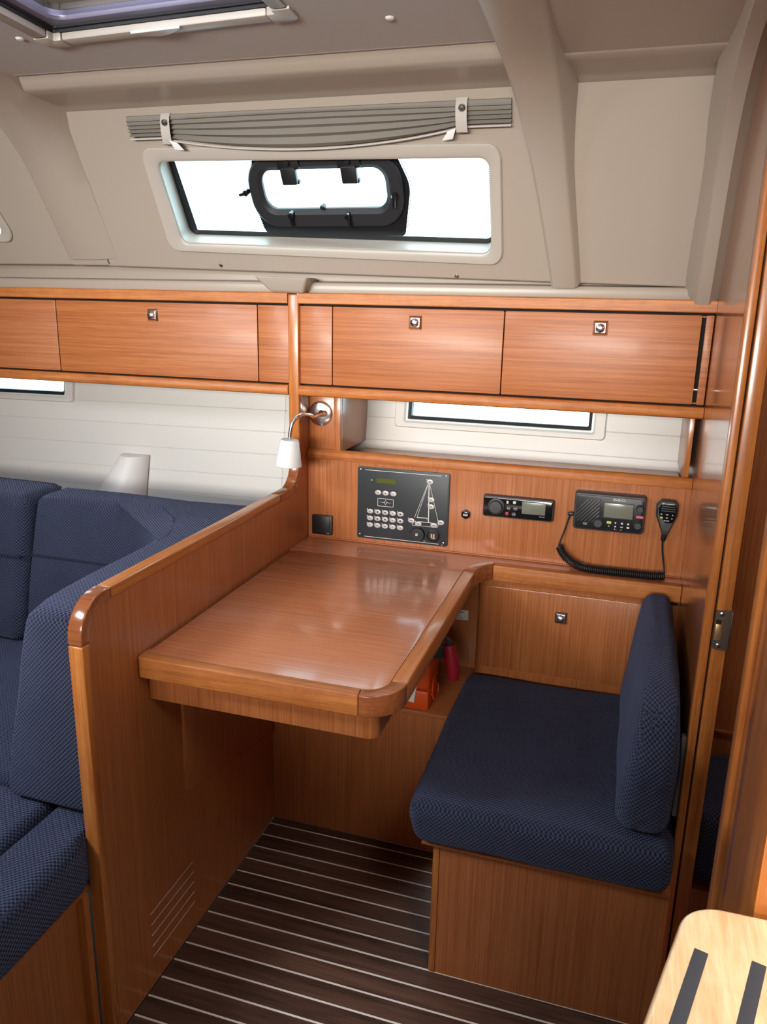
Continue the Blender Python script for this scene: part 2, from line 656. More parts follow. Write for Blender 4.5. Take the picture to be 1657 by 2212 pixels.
# above z = 1.057 the lining is cut by two portlights
W2 = (-0.628, -0.083, 1.052, 1.19)      # right portlight opening x0,x1,z0,z1
W3 = (-2.45, -1.790, 1.066, 1.19)       # left portlight opening
a, b_ = 1.057, 1.36
for x0, x1, za in ((-2.6, W3[0], a), (W3[1], -1.02, a), (-1.02, W2[0], a), (W2[1], 0.17, a), (W3[0], W3[1], 1.19), (W2[0], W2[1], 1.19)):
    zl = [za, 1.128, 1.20, b_] if za < 1.1 else [za, b_]
    for q0, q1 in zip(zl, zl[1:]):
        bm = B()
        g = 0.0
        loft(bm, [(x0, hull_y(x0, q0), q0 + g), (x1, hull_y(x1, q0), q0 + g), (x1, hull_y(x1, q0) + 0.02, q0 + g), (x0, hull_y(x0, q0) + 0.02, q0 + g)],
             [(x0, hull_y(x0, q1), q1 - g), (x1, hull_y(x1, q1), q1 - g), (x1, hull_y(x1, q1) + 0.02, q1 - g), (x0, hull_y(x0, q1) + 0.02, q1 - g)])
        obj('plank', bm, M['white'], hw, 0.0016, seg=1)


def hull_loop(x0, x1, z0, z1, r, off):
    return [(x, hull_y(x, z) + off, z) for x, z in rpoly([(x0, z0), (x1, z0), (x1, z1), (x0, z1)], r, 5)]


def portlight(name, label, o, fr, mwall):
    x0, x1, z0, z1 = o
    t = struct(name, label, 'window', ((x0 + x1) / 2, hull_y((x0 + x1) / 2, z0), z0))
    f = fr
    bm = B()
    rings(bm, [hull_loop(x0 - f, x1 + f, z0 - f * 0.62, z1 + f, 0.012, 0.004), hull_loop(x0 - f + 0.006, x1 + f - 0.006, z0 - f * 0.62 + 0.006, z1 + f - 0.006, 0.011, -0.009),
               hull_loop(x0 - 0.005, x1 + 0.005, z0 - 0.005, z1 + 0.005, 0.008, -0.009), hull_loop(x0, x1, z0, z1, 0.006, -0.004), hull_loop(x0, x1, z0, z1, 0.006, 0.03)])
    obj('moulding', bm, mwall, t)
    bm = B()
    rings(bm, [hull_loop(x0, x1, z0, z1, 0.006, 0.012), hull_loop(x0, x1, z0, z1, 0.006, -0.002), hull_loop(x0 + 0.006, x1 - 0.006, z0 + 0.004, z1, 0.005, -0.002), hull_loop(x0 + 0.006, x1 - 0.006, z0 + 0.004, z1, 0.005, 0.02)])
    obj('frame', bm, M['whitepl'], t)
    bm = B()
    rings(bm, [hull_loop(x0 + 0.006, x1 - 0.006, z0 + 0.004, z1, 0.005, 0.003), hull_loop(x0 + 0.015, x1 - 0.015, z0 + 0.014, z1, 0.004, 0.006), hull_loop(x0 + 0.015, x1 - 0.015, z0 + 0.014, z1, 0.004, 0.03)])
    obj('gasket', bm, M['gasket'], t)
    bm = B()
    bm.faces.new([bm.verts.new(p) for p in hull_loop(x0 + 0.012, x1 - 0.012, z0 + 0.01, z1, 0.004, 0.016)])
    obj('pane', bm, M['glass'], t)
    return t


portlight('window_2', 'low narrow portlight above the shelf, under the two right locker doors', W2, 0.036, M['white'])
portlight('window_3', 'low narrow portlight above the sofa, cut by the left edge', W3, 0.034, M['white'])

# ---- coachroof side: cream moulded liner, leaning inboard
LEAN = 0.55
NRM = Vector((0, -1, -LEAN)).normalized()


def LP(x, z, off=0.0):
    """point of the leaning liner at height z, off metres out of it into the cabin"""
    p = Vector((x, 1.945 - LEAN * (z - 1.47), z)) + NRM * off
    return (p.x, p.y, p.z)


def zbot(x):
    return 1.4455 - 0.0224 * (x + 0.0)


def liner_poly(outer, hole=None):
    bm = B()
    es = []
    for lp in [outer] + ([hole] if hole else []):
        v = [bm.verts.new(LP(*p)) for p in lp]
        es += [bm.edges.new((v[i], v[(i + 1) % len(v)])) for i in range(len(v))]
    bmesh.ops.triangle_fill(bm, edges=es, use_beauty=True)
    return bm


up = struct('wall_upper', 'cream moulded liner of the coachroof side around the long window', 'wall')
# window opening in the liner (real corners read off the moulding)
HOLE = rpoly([(-1.147, 1.533), (-0.338, 1.509), (-0.335, 1.699), (-1.150, 1.713)], [0.02, 0.02, 0.022, 0.022], 5)
FR = rpoly([(-1.190, 1.514), (-0.310, 1.484), (-0.308, 1.726), (-1.185, 1.743)], [0.03, 0.03, 0.03, 0.03], 5)
obj('liner_panel', liner_poly([(-1.40, zbot(-1.40)), (-0.19, zbot(-0.19)), (-0.19, 1.83), (-1.40, 1.83)], HOLE), M['cream'], up)
# left bay beyond the rib
HOLE_L = rpoly([(-2.42, 1.56), (-1.70, 1.552), (-1.75, 1.722), (-2.42, 1.722)], 0.02, 5)
FR_L = rpoly([(-2.46, 1.54), (-1.665, 1.535), (-1.715, 1.745), (-2.46, 1.745)], 0.03, 5)
obj('liner_panel', liner_poly([(-2.6, zbot(-1.5)), (-1.395, zbot(-1.5)), (-1.395, 1.83), (-2.6, 1.83)], HOLE_L), M['cream'], up)
# bay aft of the arch
bm = liner_poly([(-0.20, zbot(-0.16)), (0.18, zbot(0.16)), (0.18, 1.83), (-0.20, 1.83)])
obj('liner_panel', bm, M['cream'], up)
# underside return of the liner and the moulded cove between it and the locker rail
for x0, x1 in ((-2.6, 0.168),):
    bm = B()
    pts = [(1.972, 1.412), (1.951, 1.412), (1.951, 1.434), (1.956, 1.4395), (1.995, 1.4415), (1.995, 1.52), (2.01, 1.52), (2.01, 1.412)]
    prism(bm, pts, 'x', x0, x1)
    obj('cove_moulding', bm, M['cream'], up, 0.004)
for x0, x1 in ((-2.6, -1.515), (-1.515, -1.40), (-1.40, -0.20), (-0.20, 0.168)):
    bm = B()
    L0, L1 = [], []
    for dy, dz in ((0.0, 0.0), (0.002, -0.002), (0.006, -0.003), (0.06, 0.002), (0.06, 0.02), (0.004, 0.02)):
        zb0, zb1 = zbot(x0 if x0 > -1.45 else -1.5), zbot(x1 if x1 > -1.45 else -1.5)
        y0, y1 = LP(x0, zb0)[1], LP(x1, zb1)[1]
        if x0 == -1.515:
            zb0 = zb1 = 1.478
        L0.append((x0, y0 + dy, zb0 + dz))
        L1.append((x1, y1 + dy, zb1 + dz))
    loft(bm, L0, L1)
    obj('liner_edge', bm, M['cream'], up)
bx('liner_edge', M['cream'], up, -2.6, 0.168, 1.99, 2.40, 1.412, 1.422)  # hidden strip added to seal out stray daylight above the lockers
# moulded foot above the post
bm = B()
loft(bm, [(-0.945, 1.90, 1.452), (-0.795, 1.90, 1.449), (-0.795, 1.985, 1.449), (-0.945, 1.985, 1.452)],
     [(-0.900, 1.915, 1.412), (-0.812, 1.915, 1.410), (-0.812, 1.985, 1.410), (-0.900, 1.985, 1.412)])
obj('moulded_foot', bm, M['cream'], up, 0.008, seg=3)
# coachroof cove above the wall: underside, upstand and return to the headliner
for x0, x1 in ((-2.6, 0.18),):
    bm = B()
    pf = [(1.752, 1.820), (1.742, 1.8255), (1.72, 1.828), (1.66, 1.834), (1.630, 1.836), (1.622, 1.840), (1.612, 1.852), (1.604, 1.861), (1.596, 1.864), (1.56, 1.866), (1.56, 1.93), (1.80, 1.93), (1.80, 1.82)]
    prism(bm, pf, 'x', x0, x1)
    obj('cove', bm, M['cream'], up, sharp=50)
# small caps and screws on the liner
for (x, z) in ((-1.055, 1.478), (-0.424, 1.458)):
    bm = B()
    c = LP(x, z)
    lathe(bm, [(0.0052, -0.002), (0.0052, 0.0012), (0.0036, 0.0018), (0.003, 0.0006)], c, NRM, 14)
    obj('screw', bm, M['steel'], up)


# ---- moulded arches across the cabin
def arch(name, label, rows, m):
    """rows: for each cross-section a list of 3D points from the left foot to the right foot"""
    t = struct(name, label, 'beam')
    bm = B()
    vs = [[bm.verts.new(p) for p in r] for r in rows]
    for a, b_ in zip(vs, vs[1:]):
        for i in range(len(a) - 1):
            bm.faces.new((a[i], a[i + 1], b_[i + 1], b_[i]))
    bm.faces.new(vs[0])
    obj('arch_face', bm, m, t, sharp=40)
    return t


def off_prof(Q, d):
    out = []
    for i, q in enumerate(Q):
        a, b_ = Q[max(i - 1, 0)], Q[min(i + 1, len(Q) - 1)]
        ty, tz = b_[0] - a[0], b_[1] - a[1]
        l = math.hypot(ty, tz)
        out.append((q[0] + tz / l * d, q[1] - ty / l * d))
    return out


def resample(Q, n):
    P = smooth_path([(0, q[0], q[1]) for q in Q], 8)
    ln = [0]
    for a, b_ in zip(P, P[1:]):
        ln.append(ln[-1] + (b_ - a).length)
    out = []
    for i in range(n + 1):
        s = ln[-1] * i / n
        k = 0
        while k < len(ln) - 2 and ln[k + 1] < s:
            k += 1
        u = (s - ln[k]) / max(1e-9, ln[k + 1] - ln[k])
        p = P[k].lerp(P[k + 1], u)
        out.append((p.y, p.z))
    return out


def lerp_tab(tab, z):
    for (z0, v0), (z1, v1) in zip(tab, tab[1:]):
        if z <= z1:
            return v0 + (v1 - v0) * max(0, min(1, (z - z0) / (z1 - z0)))
    return tab[-1][1]


WALLP = [(1.955, 1.452), (1.752, 1.82), (1.62, 1.838), (1.605, 1.862), (1.56, 1.866), (0.9, 1.89), (0.0, 1.92)]


def nearest(P, q):
    best = None
    for a, b_ in zip(P, P[1:]):
        a, b_ = Vector(a), Vector(b_)
        u = max(0, min(1, (Vector(q) - a).dot(b_ - a) / (b_ - a).length_squared))
        p = a.lerp(b_, u)
        d = (p - Vector(q)).length
        if best is None or d < best[0]:
            best = (d, p)
    return best[1].x, best[1].y


# left arch
QL = resample([(1.925, 1.490), (1.875, 1.571), (1.848, 1.613), (1.781, 1.712), (1.723, 1.770), (1.663, 1.810), (1.606, 1.834), (1.50, 1.852), (1.3, 1.868), (0.9, 1.885), (0.0, 1.90)], 44)
rows = []
inn = off_prof(QL, 0.055)
for (y, z), (yi, zi) in zip(QL, inn):
    xl = -1.515
    xr = lerp_tab([(1.49, -1.412), (1.613, -1.413), (1.9, -1.413)], z)
    fw = lerp_tab([(1.49, 0.052), (1.6, 0.055), (1.75, 0.05), (1.84, 0.045), (1.9, 0.045)], z)
    ay, az = y + (yi - y) * 0.12, z + (zi - z) * 0.12
    by, bz = nearest(WALLP, (y, z))
    rows.append([(xl - 0.03, yi, zi), (xl - 0.004, ay, az), (xl + 0.006, y, z), (xr - 0.014, y, z), (xr - 0.002, y + (by - y) * 0.1, z + (bz - z) * 0.1), (-1.366, y + (by - y) * 0.93, z + (bz - z) * 0.93), (-1.345, by + 0.03, bz + 0.03)])
arch('trim_1', 'cream moulded arch rising from behind the left lockers to the ceiling', rows, M['cream'])
# right arch, in front of the nav station
QR = resample([(1.936, 1.434), (1.93, 1.442), (1.86, 1.56), (1.79, 1.67), (1.72, 1.745), (1.64, 1.795), (1.55, 1.825), (1.4, 1.85), (1.2, 1.87), (0.8, 1.885), (0.0, 1.90)], 48)
TL = [(1.44, -0.196), (1.534, -0.213), (1.615, -0.228), (1.690, -0.244), (1.742, -0.257), (1.797, -0.270), (1.828, -0.279), (1.853, -0.288), (1.9, -0.30)]
TR = [(1.44, -0.136), (1.651, -0.163), (1.783, -0.176), (1.82, -0.18), (1.9, -0.18)]
rows = []
inn = off_prof(QR, 0.075)
for (y, z), (yi, zi) in zip(QR, inn):
    xl, xr = lerp_tab(TL, z), lerp_tab(TR, z)
    ay, az = y + (yi - y) * 0.08, z + (zi - z) * 0.08
    rows.append([(xl - 0.004, yi, zi), (xl, ay, az), (xl + 0.006, y, z), (xr - 0.008, y, z), (xr, ay, az), (xr + 0.02, yi, zi)])
arch('trim_2', 'broad cream moulded arch curving up over the nav station', rows, M['cream'])
# beam against the bulkhead
QB = resample([(1.921, 1.403), (1.908, 1.42), (1.865, 1.50), (1.79, 1.65), (1.72, 1.735), (1.64, 1.79), (1.55, 1.823), (1.4, 1.848), (1.2, 1.87), (0.8, 1.885), (0.6, 1.89)], 44)
rows = []
inn = off_prof(QB, 0.06)
for (y, z), (yi, zi) in zip(QB, inn):
    rows.append([(0.097, yi, zi), (0.119, y + (yi - y) * 0.1, z + (zi - z) * 0.1), (0.124, y, z), (0.150, y, z), (0.155, y + (yi - y) * 0.1, z + (zi - z) * 0.1), (0.1695, y + (yi - y) * 0.35, z + (zi - z) * 0.35), (0.1695, yi, zi)])
arch('trim_3', 'narrow cream moulded beam running up beside the bulkhead', rows, M['cream'])

# ---- ceiling
ce = struct('ceiling', 'grey headliner panel with a deck hatch, cream aft of the arch', 'ceiling')


def cz(y):
    return 1.860 + 0.05 * (1.60 - y) - 0.012 * max(0, 1.60 - y) ** 2


HB = Vector((-1.148, 1.455, 1.872))
HU, HV = Vector((1, -0.058, 0.004)), Vector((0.01, -1, 0.045))


def HP(u, v, dz=0.0):
    p = HB + HU * u + HV * v
    return (p.x, p.y, p.z + dz)


bm = B()
outer = [(-2.9, 1.60), (-0.2, 1.60), (-0.2, -1.6), (-2.9, -1.6)]
es = []
v = []
for k in range(4):
    a, b_ = outer[k], outer[(k + 1) % 4]
    for i in range(12):
        x, y = a[0] + (b_[0] - a[0]) * i / 12, a[1] + (b_[1] - a[1]) * i / 12
        v.append(bm.verts.new((x, y, cz(y))))
es += [bm.edges.new((v[i], v[(i + 1) % len(v)])) for i in range(len(v))]
hl = [HP(0.03, 0.03), HP(0.515, 0.03), HP(0.515, 0.50), HP(0.03, 0.50)]
hv = [bm.verts.new((p[0], p[1], cz(p[1]))) for p in hl]
es += [bm.edges.new((hv[i], hv[(i + 1) % 4])) for i in range(4)]
bmesh.ops.triangle_fill(bm, edges=es, use_beauty=True)
obj('headliner_panel', bm, M['headliner'], ce)
bx('headliner_edge', M['headliner'], ce, -2.6, -0.2, 1.590, 1.6005, 1.8600, 1.869, 0.002)
bm = B()
rows = [[(-0.22, y, z + 0.03), (0.2, y, z + 0.03)] for y, z in ((1.66, 1.805), (1.60, 1.812), (1.4, 1.83), (1.1, 1.85), (0.75, 1.87))]
vs = [[bm.verts.new(p) for p in r] for r in rows]
for a, b_ in zip(vs, vs[1:]):
    bm.faces.new((a[0], a[1], b_[1], b_[0]))
obj('aft_liner', bm, M['cream'], ce)
for (x, y) in ((-0.452, 1.455), (-1.178, 1.405)):
    bm = B()
    lathe(bm, [(0.0085, 0.004), (0.0085, -0.001), (0.006, -0.0035), (0.002, -0.0042)], (x, y, cz(y)), (0, 0.03, 1), 16)
    obj('screw_cap', bm, M['whitepl'], ce)

# ---- bulkhead and doorway
wr = struct('wall_right', 'glossy mahogany bulkhead at the right of the nav station', 'wall', (0.18, 1.8, 0))
bx('bulkhead_panel', M['bulkhead'], wr, BK, 0.205, 1.428, 2.45, 0, 1.95)
d1 = struct('door_1', 'mahogany doorway to the aft cabin with a metal strike plate', 'door', (0.19, 1.41, 0))
bx('edge_strip', M['trim_z'], d1, 0.166, 0.1805, 1.398, 1.430, 0, 1.95, 0.003)
bx('groove', M['dark_gap'], d1, 0.180, 0.1845, 1.412, 1.430, 0, 1.95)
bx('jamb_strip', M['trim_z'], d1, 0.1835, 0.2085, 1.401, 1.440, 0, 1.95, 0.003)
bx('jamb_strip', M['trim_z'], d1, 0.158, 0.205, 0.898, 0.930, 0, 1.95, 0.006, seg=3)
bx('jamb_strip', M['cap'], d1, 0.163, 0.205, 0.838, 0.8975, 0, 1.95, 0.003)
bx('jamb_panel', M['trim_z'], d1, 0.160, 0.205, 0.70, 0.8365, 0, 1.95, 0.003)
# strike plate let into the jamb
sp = B()
o2 = [(0.1835, 0.815), (0.2095, 0.815), (0.2095, 0.889), (0.1835, 0.889)]
out = rpoly([(0.1835, 0.8145), (0.2098, 0.8145), (0.2098, 0.8895), (0.1835, 0.8895)], [0.006, 0.003, 0.003, 0.006], 4)
hole = rpoly([(0.1838, 0.833), (0.1958, 0.833), (0.1958, 0.871), (0.1838, 0.871)], [0.001, 0.003, 0.004, 0.001], 4)
ring(sp, [(x, 1.3985, z) for x, z in out], [(x, 1.3985, z) for x, z in hole])
ext = bmesh.ops.extrude_face_region(sp, geom=sp.faces[:])
bmesh.ops.translate(sp, verts=[e for e in ext['geom'] if isinstance(e, bmesh.types.BMVert)], vec=(0, 0.0035, 0))
spo = obj('strike_plate', sp, M['steel'], d1)
bx('strike_lip', M['steel'], spo, 0.2085, 0.2118, 1.3985, 1.432, 0.8165, 0.8875, 0.001)
bx('latch_roller', M['brass'], spo, 0.1855, 0.1945, 1.3992, 1.4008, 0.834, 0.862, 0.0006)
bx('latch_hole', M['dark_gap'], spo, 0.1855, 0.1945, 1.3996, 1.4012, 0.862, 0.870)
for z in (0.8815, 0.8225):
    bm = B()
    lathe(bm, [(0.0042, -0.001), (0.0042, 0.0008), (0.0030, 0.0014)], (0.1935, 1.3985, z), (0, -1, 0), 14)
    s_ = obj('screw', bm, M['chrome'], spo)
# aft cabin glimpsed through the doorway
wa = struct('wall_aft', 'dark mahogany wall of the aft cabin seen through the doorway', 'wall', (0.4, 1.75, 0))
bx('upper_panel', M['wood_z'], wa, 0.2055, 1.2, 1.75, 1.77, 0.478, 1.95)
bx('batten', M['trim_x'], wa, 0.2055, 1.2, 1.742, 1.77, 0.470, 0.477, 0.001)
bx('lower_panel', M['wood_z'], wa, 0.2055, 1.2, 1.75, 1.77, 0, 0.469)
bx('side_panel', M['wood_z'], wa, 1.0, 1.02, 0.7, 1.75, 0, 1.95)
bx('light_stop_panel', M['wood_z'], wa, 0.2055, 1.2, 0.702, 0.712, 0, 1.93)  # unseen wall added to keep companionway light out of the aft cabin


# ---- rest of the saloon around and behind the camera
wl = struct('wall_left', 'mahogany bulkhead at the forward end of the saloon', 'wall', (-2.62, 0, 0))
bx('bulkhead_panel', M['wood_z'], wl, -2.64, -2.61, -1.6, 2.45, 0, 1.95)
wf = struct('wall_front', 'far side of the saloon behind the viewer', 'wall', (0, -1.6, 0))
bx('lower_panel', M['wood_z'], wf, -2.64, 1.5, -1.62, -1.58, 0, 1.1)
bx('upper_panel', M['wood_x'], wf, -2.64, 1.5, -1.62, -1.58, 1.1, 1.95)
bx('galley_end', M['wood_z'], wf, 1.20, 1.22, -1.6, 2.45, 0, 1.95)
bx('aft_liner', M['cream'], ce, -0.2, 1.22, -1.6, -0.20, 1.93, 1.96)
bx('aft_liner', M['cream'], ce, 0.20, 1.22, 0.44, 2.45, 1.93, 1.96)
bx('aft_liner', M['cream'], ce, 0.87, 1.22, -0.20, 0.44, 1.93, 1.96)
bx('aft_liner', M['cream'], ce, -0.2, 0.20, -0.20, 0.80, 1.93, 1.96)


# ---- windows of the coachroof
def LPx(pts, off):
    return [LP(x, z, off) for x, z in pts]


def inset(pts, d):
    n = len(pts)
    out = []
    for i in range(n):
        # corner points can coincide, so look for distinct neighbours
        a = b_ = None
        k = 1
        while a is None or (Vector(a) - Vector(pts[i])).length < 1e-6:
            a = pts[i - k]
            k += 1
        k = 1
        while b_ is None or (Vector(b_) - Vector(pts[i])).length < 1e-6:
            b_ = pts[(i + k) % n]
            k += 1
        t = (Vector(b_) - Vector(a)).normalized()
        out.append((pts[i][0] - t.y * d, pts[i][1] + t.x * d))
    return out


DEPTH = -0.048


def coach_window(name, label, hole, fr):
    c = LP(sum(p[0] for p in hole) / len(hole), sum(p[1] for p in hole) / len(hole))
    t = struct(name, label, 'window', c)
    bm = B()
    rings(bm, [LPx(fr, -0.002), LPx(fr, 0.004), LPx(inset(fr, 0.003), 0.007), LPx(inset(hole, -0.008), 0.007), LPx(inset(hole, -0.003), 0.004), LPx(hole, -0.004)])
    obj('frame', bm, M['frame'], t)
    bm = B()
    rings(bm, [LPx(hole, -0.003), LPx(inset(hole, 0.001), DEPTH)])
    obj('reveal', bm, M['frame'], t)
    bm = B()
    bm.faces.new([bm.verts.new(p) for p in LPx(inset(hole, 0.0005), DEPTH - 0.003)])
    obj('pane', bm, M['glass'], t)
    return t


w1 = coach_window('window_1', 'long coachroof window with a black opening portlight in its middle', HOLE, FR)
coach_window('window_4', 'next coachroof window beyond the left arch, only its corner in view', HOLE_L, FR_L)
# black ceramic border of the glass, and its row of fading dots
bm = B()
GP = inset(HOLE, 0.001)
IH = [(p[0], p[1] + (0.0075 if p[1] < 1.62 else -0.004)) for p in inset(HOLE, 0.004)]
rings(bm, [LPx(GP, DEPTH), LPx(IH, DEPTH), LPx(IH, DEPTH - 0.002)])
fo = obj('glass_border', bm, M['frit'], w1)


def left_glass(z):   # the left border of the glass leans further in than the opening
    return -1.142 + (1.713 - z) * 0.10


bm = B()
prism(bm, [(-1.146, 1.53), (-1.122, 1.53), (-1.132, 1.716), (-1.150, 1.716)], 'y', 0, 0.001)
for v_ in bm.verts:
    v_.co = LP(v_.co.x, v_.co.z, DEPTH + v_.co.y)
obj('glass_border', bm, M['frit'], w1)
bm = B()


def dot(x, z, r):
    n_ = 6
    vs = [bm.verts.new(LP(x + r * math.cos(2 * PI * k / n_), z + r * math.sin(2 * PI * k / n_), DEPTH - 0.0005)) for k in range(n_)]
    bm.faces.new(vs)


for i in range(70):
    x = -1.118 + i * 0.0046
    if x < -0.925:
        dot(x, 1.5425 - 0.0277 * (x + 1.147) , 0.0014)
for i in range(46):
    x = -0.545 + i * 0.0044
    if x < -0.347:
        dot(x, 1.5425 - 0.0277 * (x + 1.147), 0.0014)
for i in range(38):
    z = 1.55 + i * 0.0042
    dot(-1.126 - (z - 1.55) * 0.045, z, 0.0014)
for i in range(36):
    dot(-0.3455, 1.535 + i * 0.0044, 0.0013)
# centre panel: black field, dots round its scalloped edge
CF = rpoly([(-0.926, 1.536), (-0.556, 1.528), (-0.530, 1.635), (-0.560, 1.703), (-0.915, 1.710), (-0.945, 1.63)], [0.012, 0.012, 0.06, 0.012, 0.012, 0.06], 5)
for i in range(len(CF)):
    a, b_ = Vector(CF[i - 1]), Vector(CF[i])
    k = int((b_ - a).length / 0.0045)
    for j in range(k):
        p = a.lerp(b_, (j + 0.5) / k)
        if p.y < 1.70 and p.y > 1.545:
            dot(p.x + (0.0022 if p.x > -0.74 else -0.0022), p.y, 0.0015)
tag(obj('frit_dot', bm, M['frit'], w1, flat=True), kind='stuff')
HO = rrect(-0.7465, 1.6335, 0.318, 0.085, 0.030, 6)
bm = B()
es = []
for lp in (CF, HO):
    v = [bm.verts.new(LP(x, z, DEPTH + 0.0015)) for x, z in lp]
    es += [bm.edges.new((v[i], v[(i + 1) % len(v)])) for i in range(len(v))]
bmesh.ops.triangle_fill(bm, edges=es, use_beauty=True)
obj('black_field', bm, M['frit'], w1)
O1 = rrect(-0.7435, 1.629, 0.392, 0.150, 0.062, 7)
O2 = rrect(-0.7435, 1.629, 0.384, 0.142, 0.058, 7)
I1 = rrect(-0.7455, 1.633, 0.336, 0.102, 0.036, 7)
I2 = rrect(-0.7465, 1.6335, 0.316, 0.083, 0.029, 7)
bm = B()
rings(bm, [LPx(O1, DEPTH + 0.001), LPx(O1, DEPTH + 0.012), LPx(O2, DEPTH + 0.016), LPx(I1, DEPTH + 0.016), LPx(I2, DEPTH + 0.007), LPx(I2, DEPTH - 0.002)])
pf = obj('portlight_frame', bm, M['gasket'], w1, sharp=22)
for x in (-0.820, -0.668):
    bm = B()
    prism(bm, rrect(x, 1.693, 0.056, 0.026, 0.004, 3), 'y', 0, 0.012)
    prism(bm, rrect(x, 1.668, 0.038, 0.034, 0.003, 3), 'y', 0.006, 0.019)
    prism(bm, rrect(x, 1.653, 0.042, 0.008, 0.002, 3), 'y', -0.002, 0.010)
    for v_ in bm.verts:
        v_.co = LP(v_.co.x, v_.co.z, DEPTH + 0.012 + v_.co.y)
    h_ = obj('hinge', bm, M['black'], w1, 0.001)
    bm = B()
    lathe(bm, [(0.007, 0), (0.007, 0.006), (0.005, 0.008)], LP(x, 1.694, DEPTH + 0.022), NRM, 12)
    obj('hinge_screw', bm, M['black'], h_)
for x, z, dx, dz in ((-0.946, 1.634, -0.016, -0.003), (-0.566, 1.622, -0.003, -0.024), (-0.838, 1.584, 0.001, -0.022), (-0.690, 1.580, 0.008, -0.024)):
    bm = B()
    a = Vector(LP(x, z, DEPTH + 0.017))
    b_ = Vector(LP(x + dx, z + dz, DEPTH + 0.026))
    lathe(bm, [(0.0075, -0.006), (0.0075, 0.010), (0.005, 0.013)], a, NRM, 14)
    tube(bm, [a + NRM * 0.008, a.lerp(b_, 0.4) + NRM * 0.007, b_ + NRM * 0.001], lambda u: 0.0045 - 0.001 * u, 8)
    obj('dog_handle', bm, M['black_s'], w1)
bm = B()
lathe(bm, [(0.006, -0.01), (0.006, 0.004), (0.003, 0.006)], LP(-0.755, 1.597, DEPTH + 0.012), NRM, 12)
obj('vent_knob', bm, M['black'], w1)

# ---- pleated blind, gathered up under two straps
bl = thing('pleated_blind', 'grey pleated window blind folded up under two snap straps above the long window', 'blind', LP(-0.75, 1.80, 0.01))


def blind_edge(u):
    """u 0..1 along the blind: top height, bottom height"""
    top = 1.801 - 0.003 * u + 0.002 * math.sin(PI * u)
    sag = max(0.0, math.sin(PI * min(1, max(0, (u - 0.10) / 0.78)))) ** 0.75
    bot = 1.766 - 0.004 * u - 0.028 * sag
    return top, bot, sag


NF = 5
bm = B()
nu = 60
grid = []
for i in range(nu + 1):
    u = i / nu
    x = -1.192 + 0.908 * u
    top, bot, sag = blind_edge(u)
    row = []
    for k in range(2 * NF + 1):
        t_ = k / (2 * NF)
        # the upper folds stay tight at the rail, the lower folds open where the blind sags
        z = top + (bot - top) * (t_ ** (1.0 + 0.5 * sag))
        off = 0.006 + (0.006 + 0.008 * t_) * (k % 2) + 0.010 * sag * t_
        row.append(LP(x, z, off))
    grid.append(row)
vg = [[bm.verts.new(p) for p in r] for r in grid]
for a, b_ in zip(vg, vg[1:]):
    for k in range(2 * NF):
        bm.faces.new((a[k], b_[k], b_[k + 1], a[k + 1]))
bmesh.ops.solidify(bm, geom=bm.faces[:], thickness=0.0012)
obj('pleated_cloth', bm, M['blind'], bl, flat=True)
bm = B()
tube(bm, [LP(-1.192 + 0.908 * i / 40, blind_edge(i / 40)[1] - 0.002, 0.016 + 0.008 * blind_edge(i / 40)[2]) for i in range(41)], 0.0024, 6)
obj('bottom_cord', bm, M['strap'], bl)
bm = B()
prism(bm, [(-1.192, 1.790), (-0.284, 1.787), (-0.284, 1.803), (-1.192, 1.806)], 'y', 0.002, 0.008)
for v_ in bm.verts:
    v_.co = LP(v_.co.x, v_.co.z, v_.co.y)
obj('top_rail', bm, M['blind'], bl, 0.001)
for x, xb, side in ((-1.086, -1.094, 1), (-0.386, -0.386, -1)):
    bm = B()
    prof = [(1.808, 0.004), (1.803, 0.013), (1.796, 0.020), (1.780, 0.026), (1.765, 0.027), (1.754, 0.024), (1.750, 0.017), (1.752, 0.010)]
    la, lb = [], []
    for k, (z, of) in enumerate(prof):
        s = k / (len(prof) - 1)
        xc = x + (xb - x) * s + 0.004 * math.sin(PI * s * 1.3) * (1 if side > 0 else 0)
        la.append(LP(xc - 0.012, z, of))
        lb.append(LP(xc + 0.012, z, of))
    va, vb = [bm.verts.new(p) for p in la], [bm.verts.new(p) for p in lb]
    for k in range(len(va) - 1):
        bm.faces.new((va[k], vb[k], vb[k + 1], va[k + 1]))
    bmesh.ops.solidify(bm, geom=bm.faces[:], thickness=0.0016)
    s_ = obj('strap', bm, M['strap'], bl)
    bm = B()
    lathe(bm, [(0.0075, -0.002), (0.0075, 0.002), (0.005, 0.0045), (0.002, 0.005)], LP(x + 0.002, 1.795, 0.0215), NRM, 14)
    obj('snap_button', bm, M['steel'], s_)
    bm = B()
    q = [(xb + side * 0.012, 1.762), (xb + side * 0.030, 1.757), (xb + side * 0.044, 1.741), (xb + side * 0.020, 1.743)]
    prism(bm, q, 'y', 0.024, 0.027)
    for v_ in bm.verts:
        v_.co = LP(v_.co.x, v_.co.z, v_.co.y)
    obj('tab', bm, M['whitepl'], bl, 0.0006)

# ---- deck hatch
ha = thing('deck_hatch', 'deck hatch in the grey ceiling with a cream frame and tinted pane', 'hatch', HP(0.27, 0.27))
FW = 0.034


def rail(name, u0, v0, u1, v1, dz0=-0.010, dz1=0.03, parent=None, mat=None, bevel=0.004):
    bm = B()
    q = [(u0, v0), (u1, v0), (u1, v1), (u0, v1)]
    loft(bm, [HP(u, v_, dz0) for u, v_ in q], [HP(u, v_, dz1) for u, v_ in q])
    return obj(name, bm, mat or M['frame'], parent or ha, bevel)


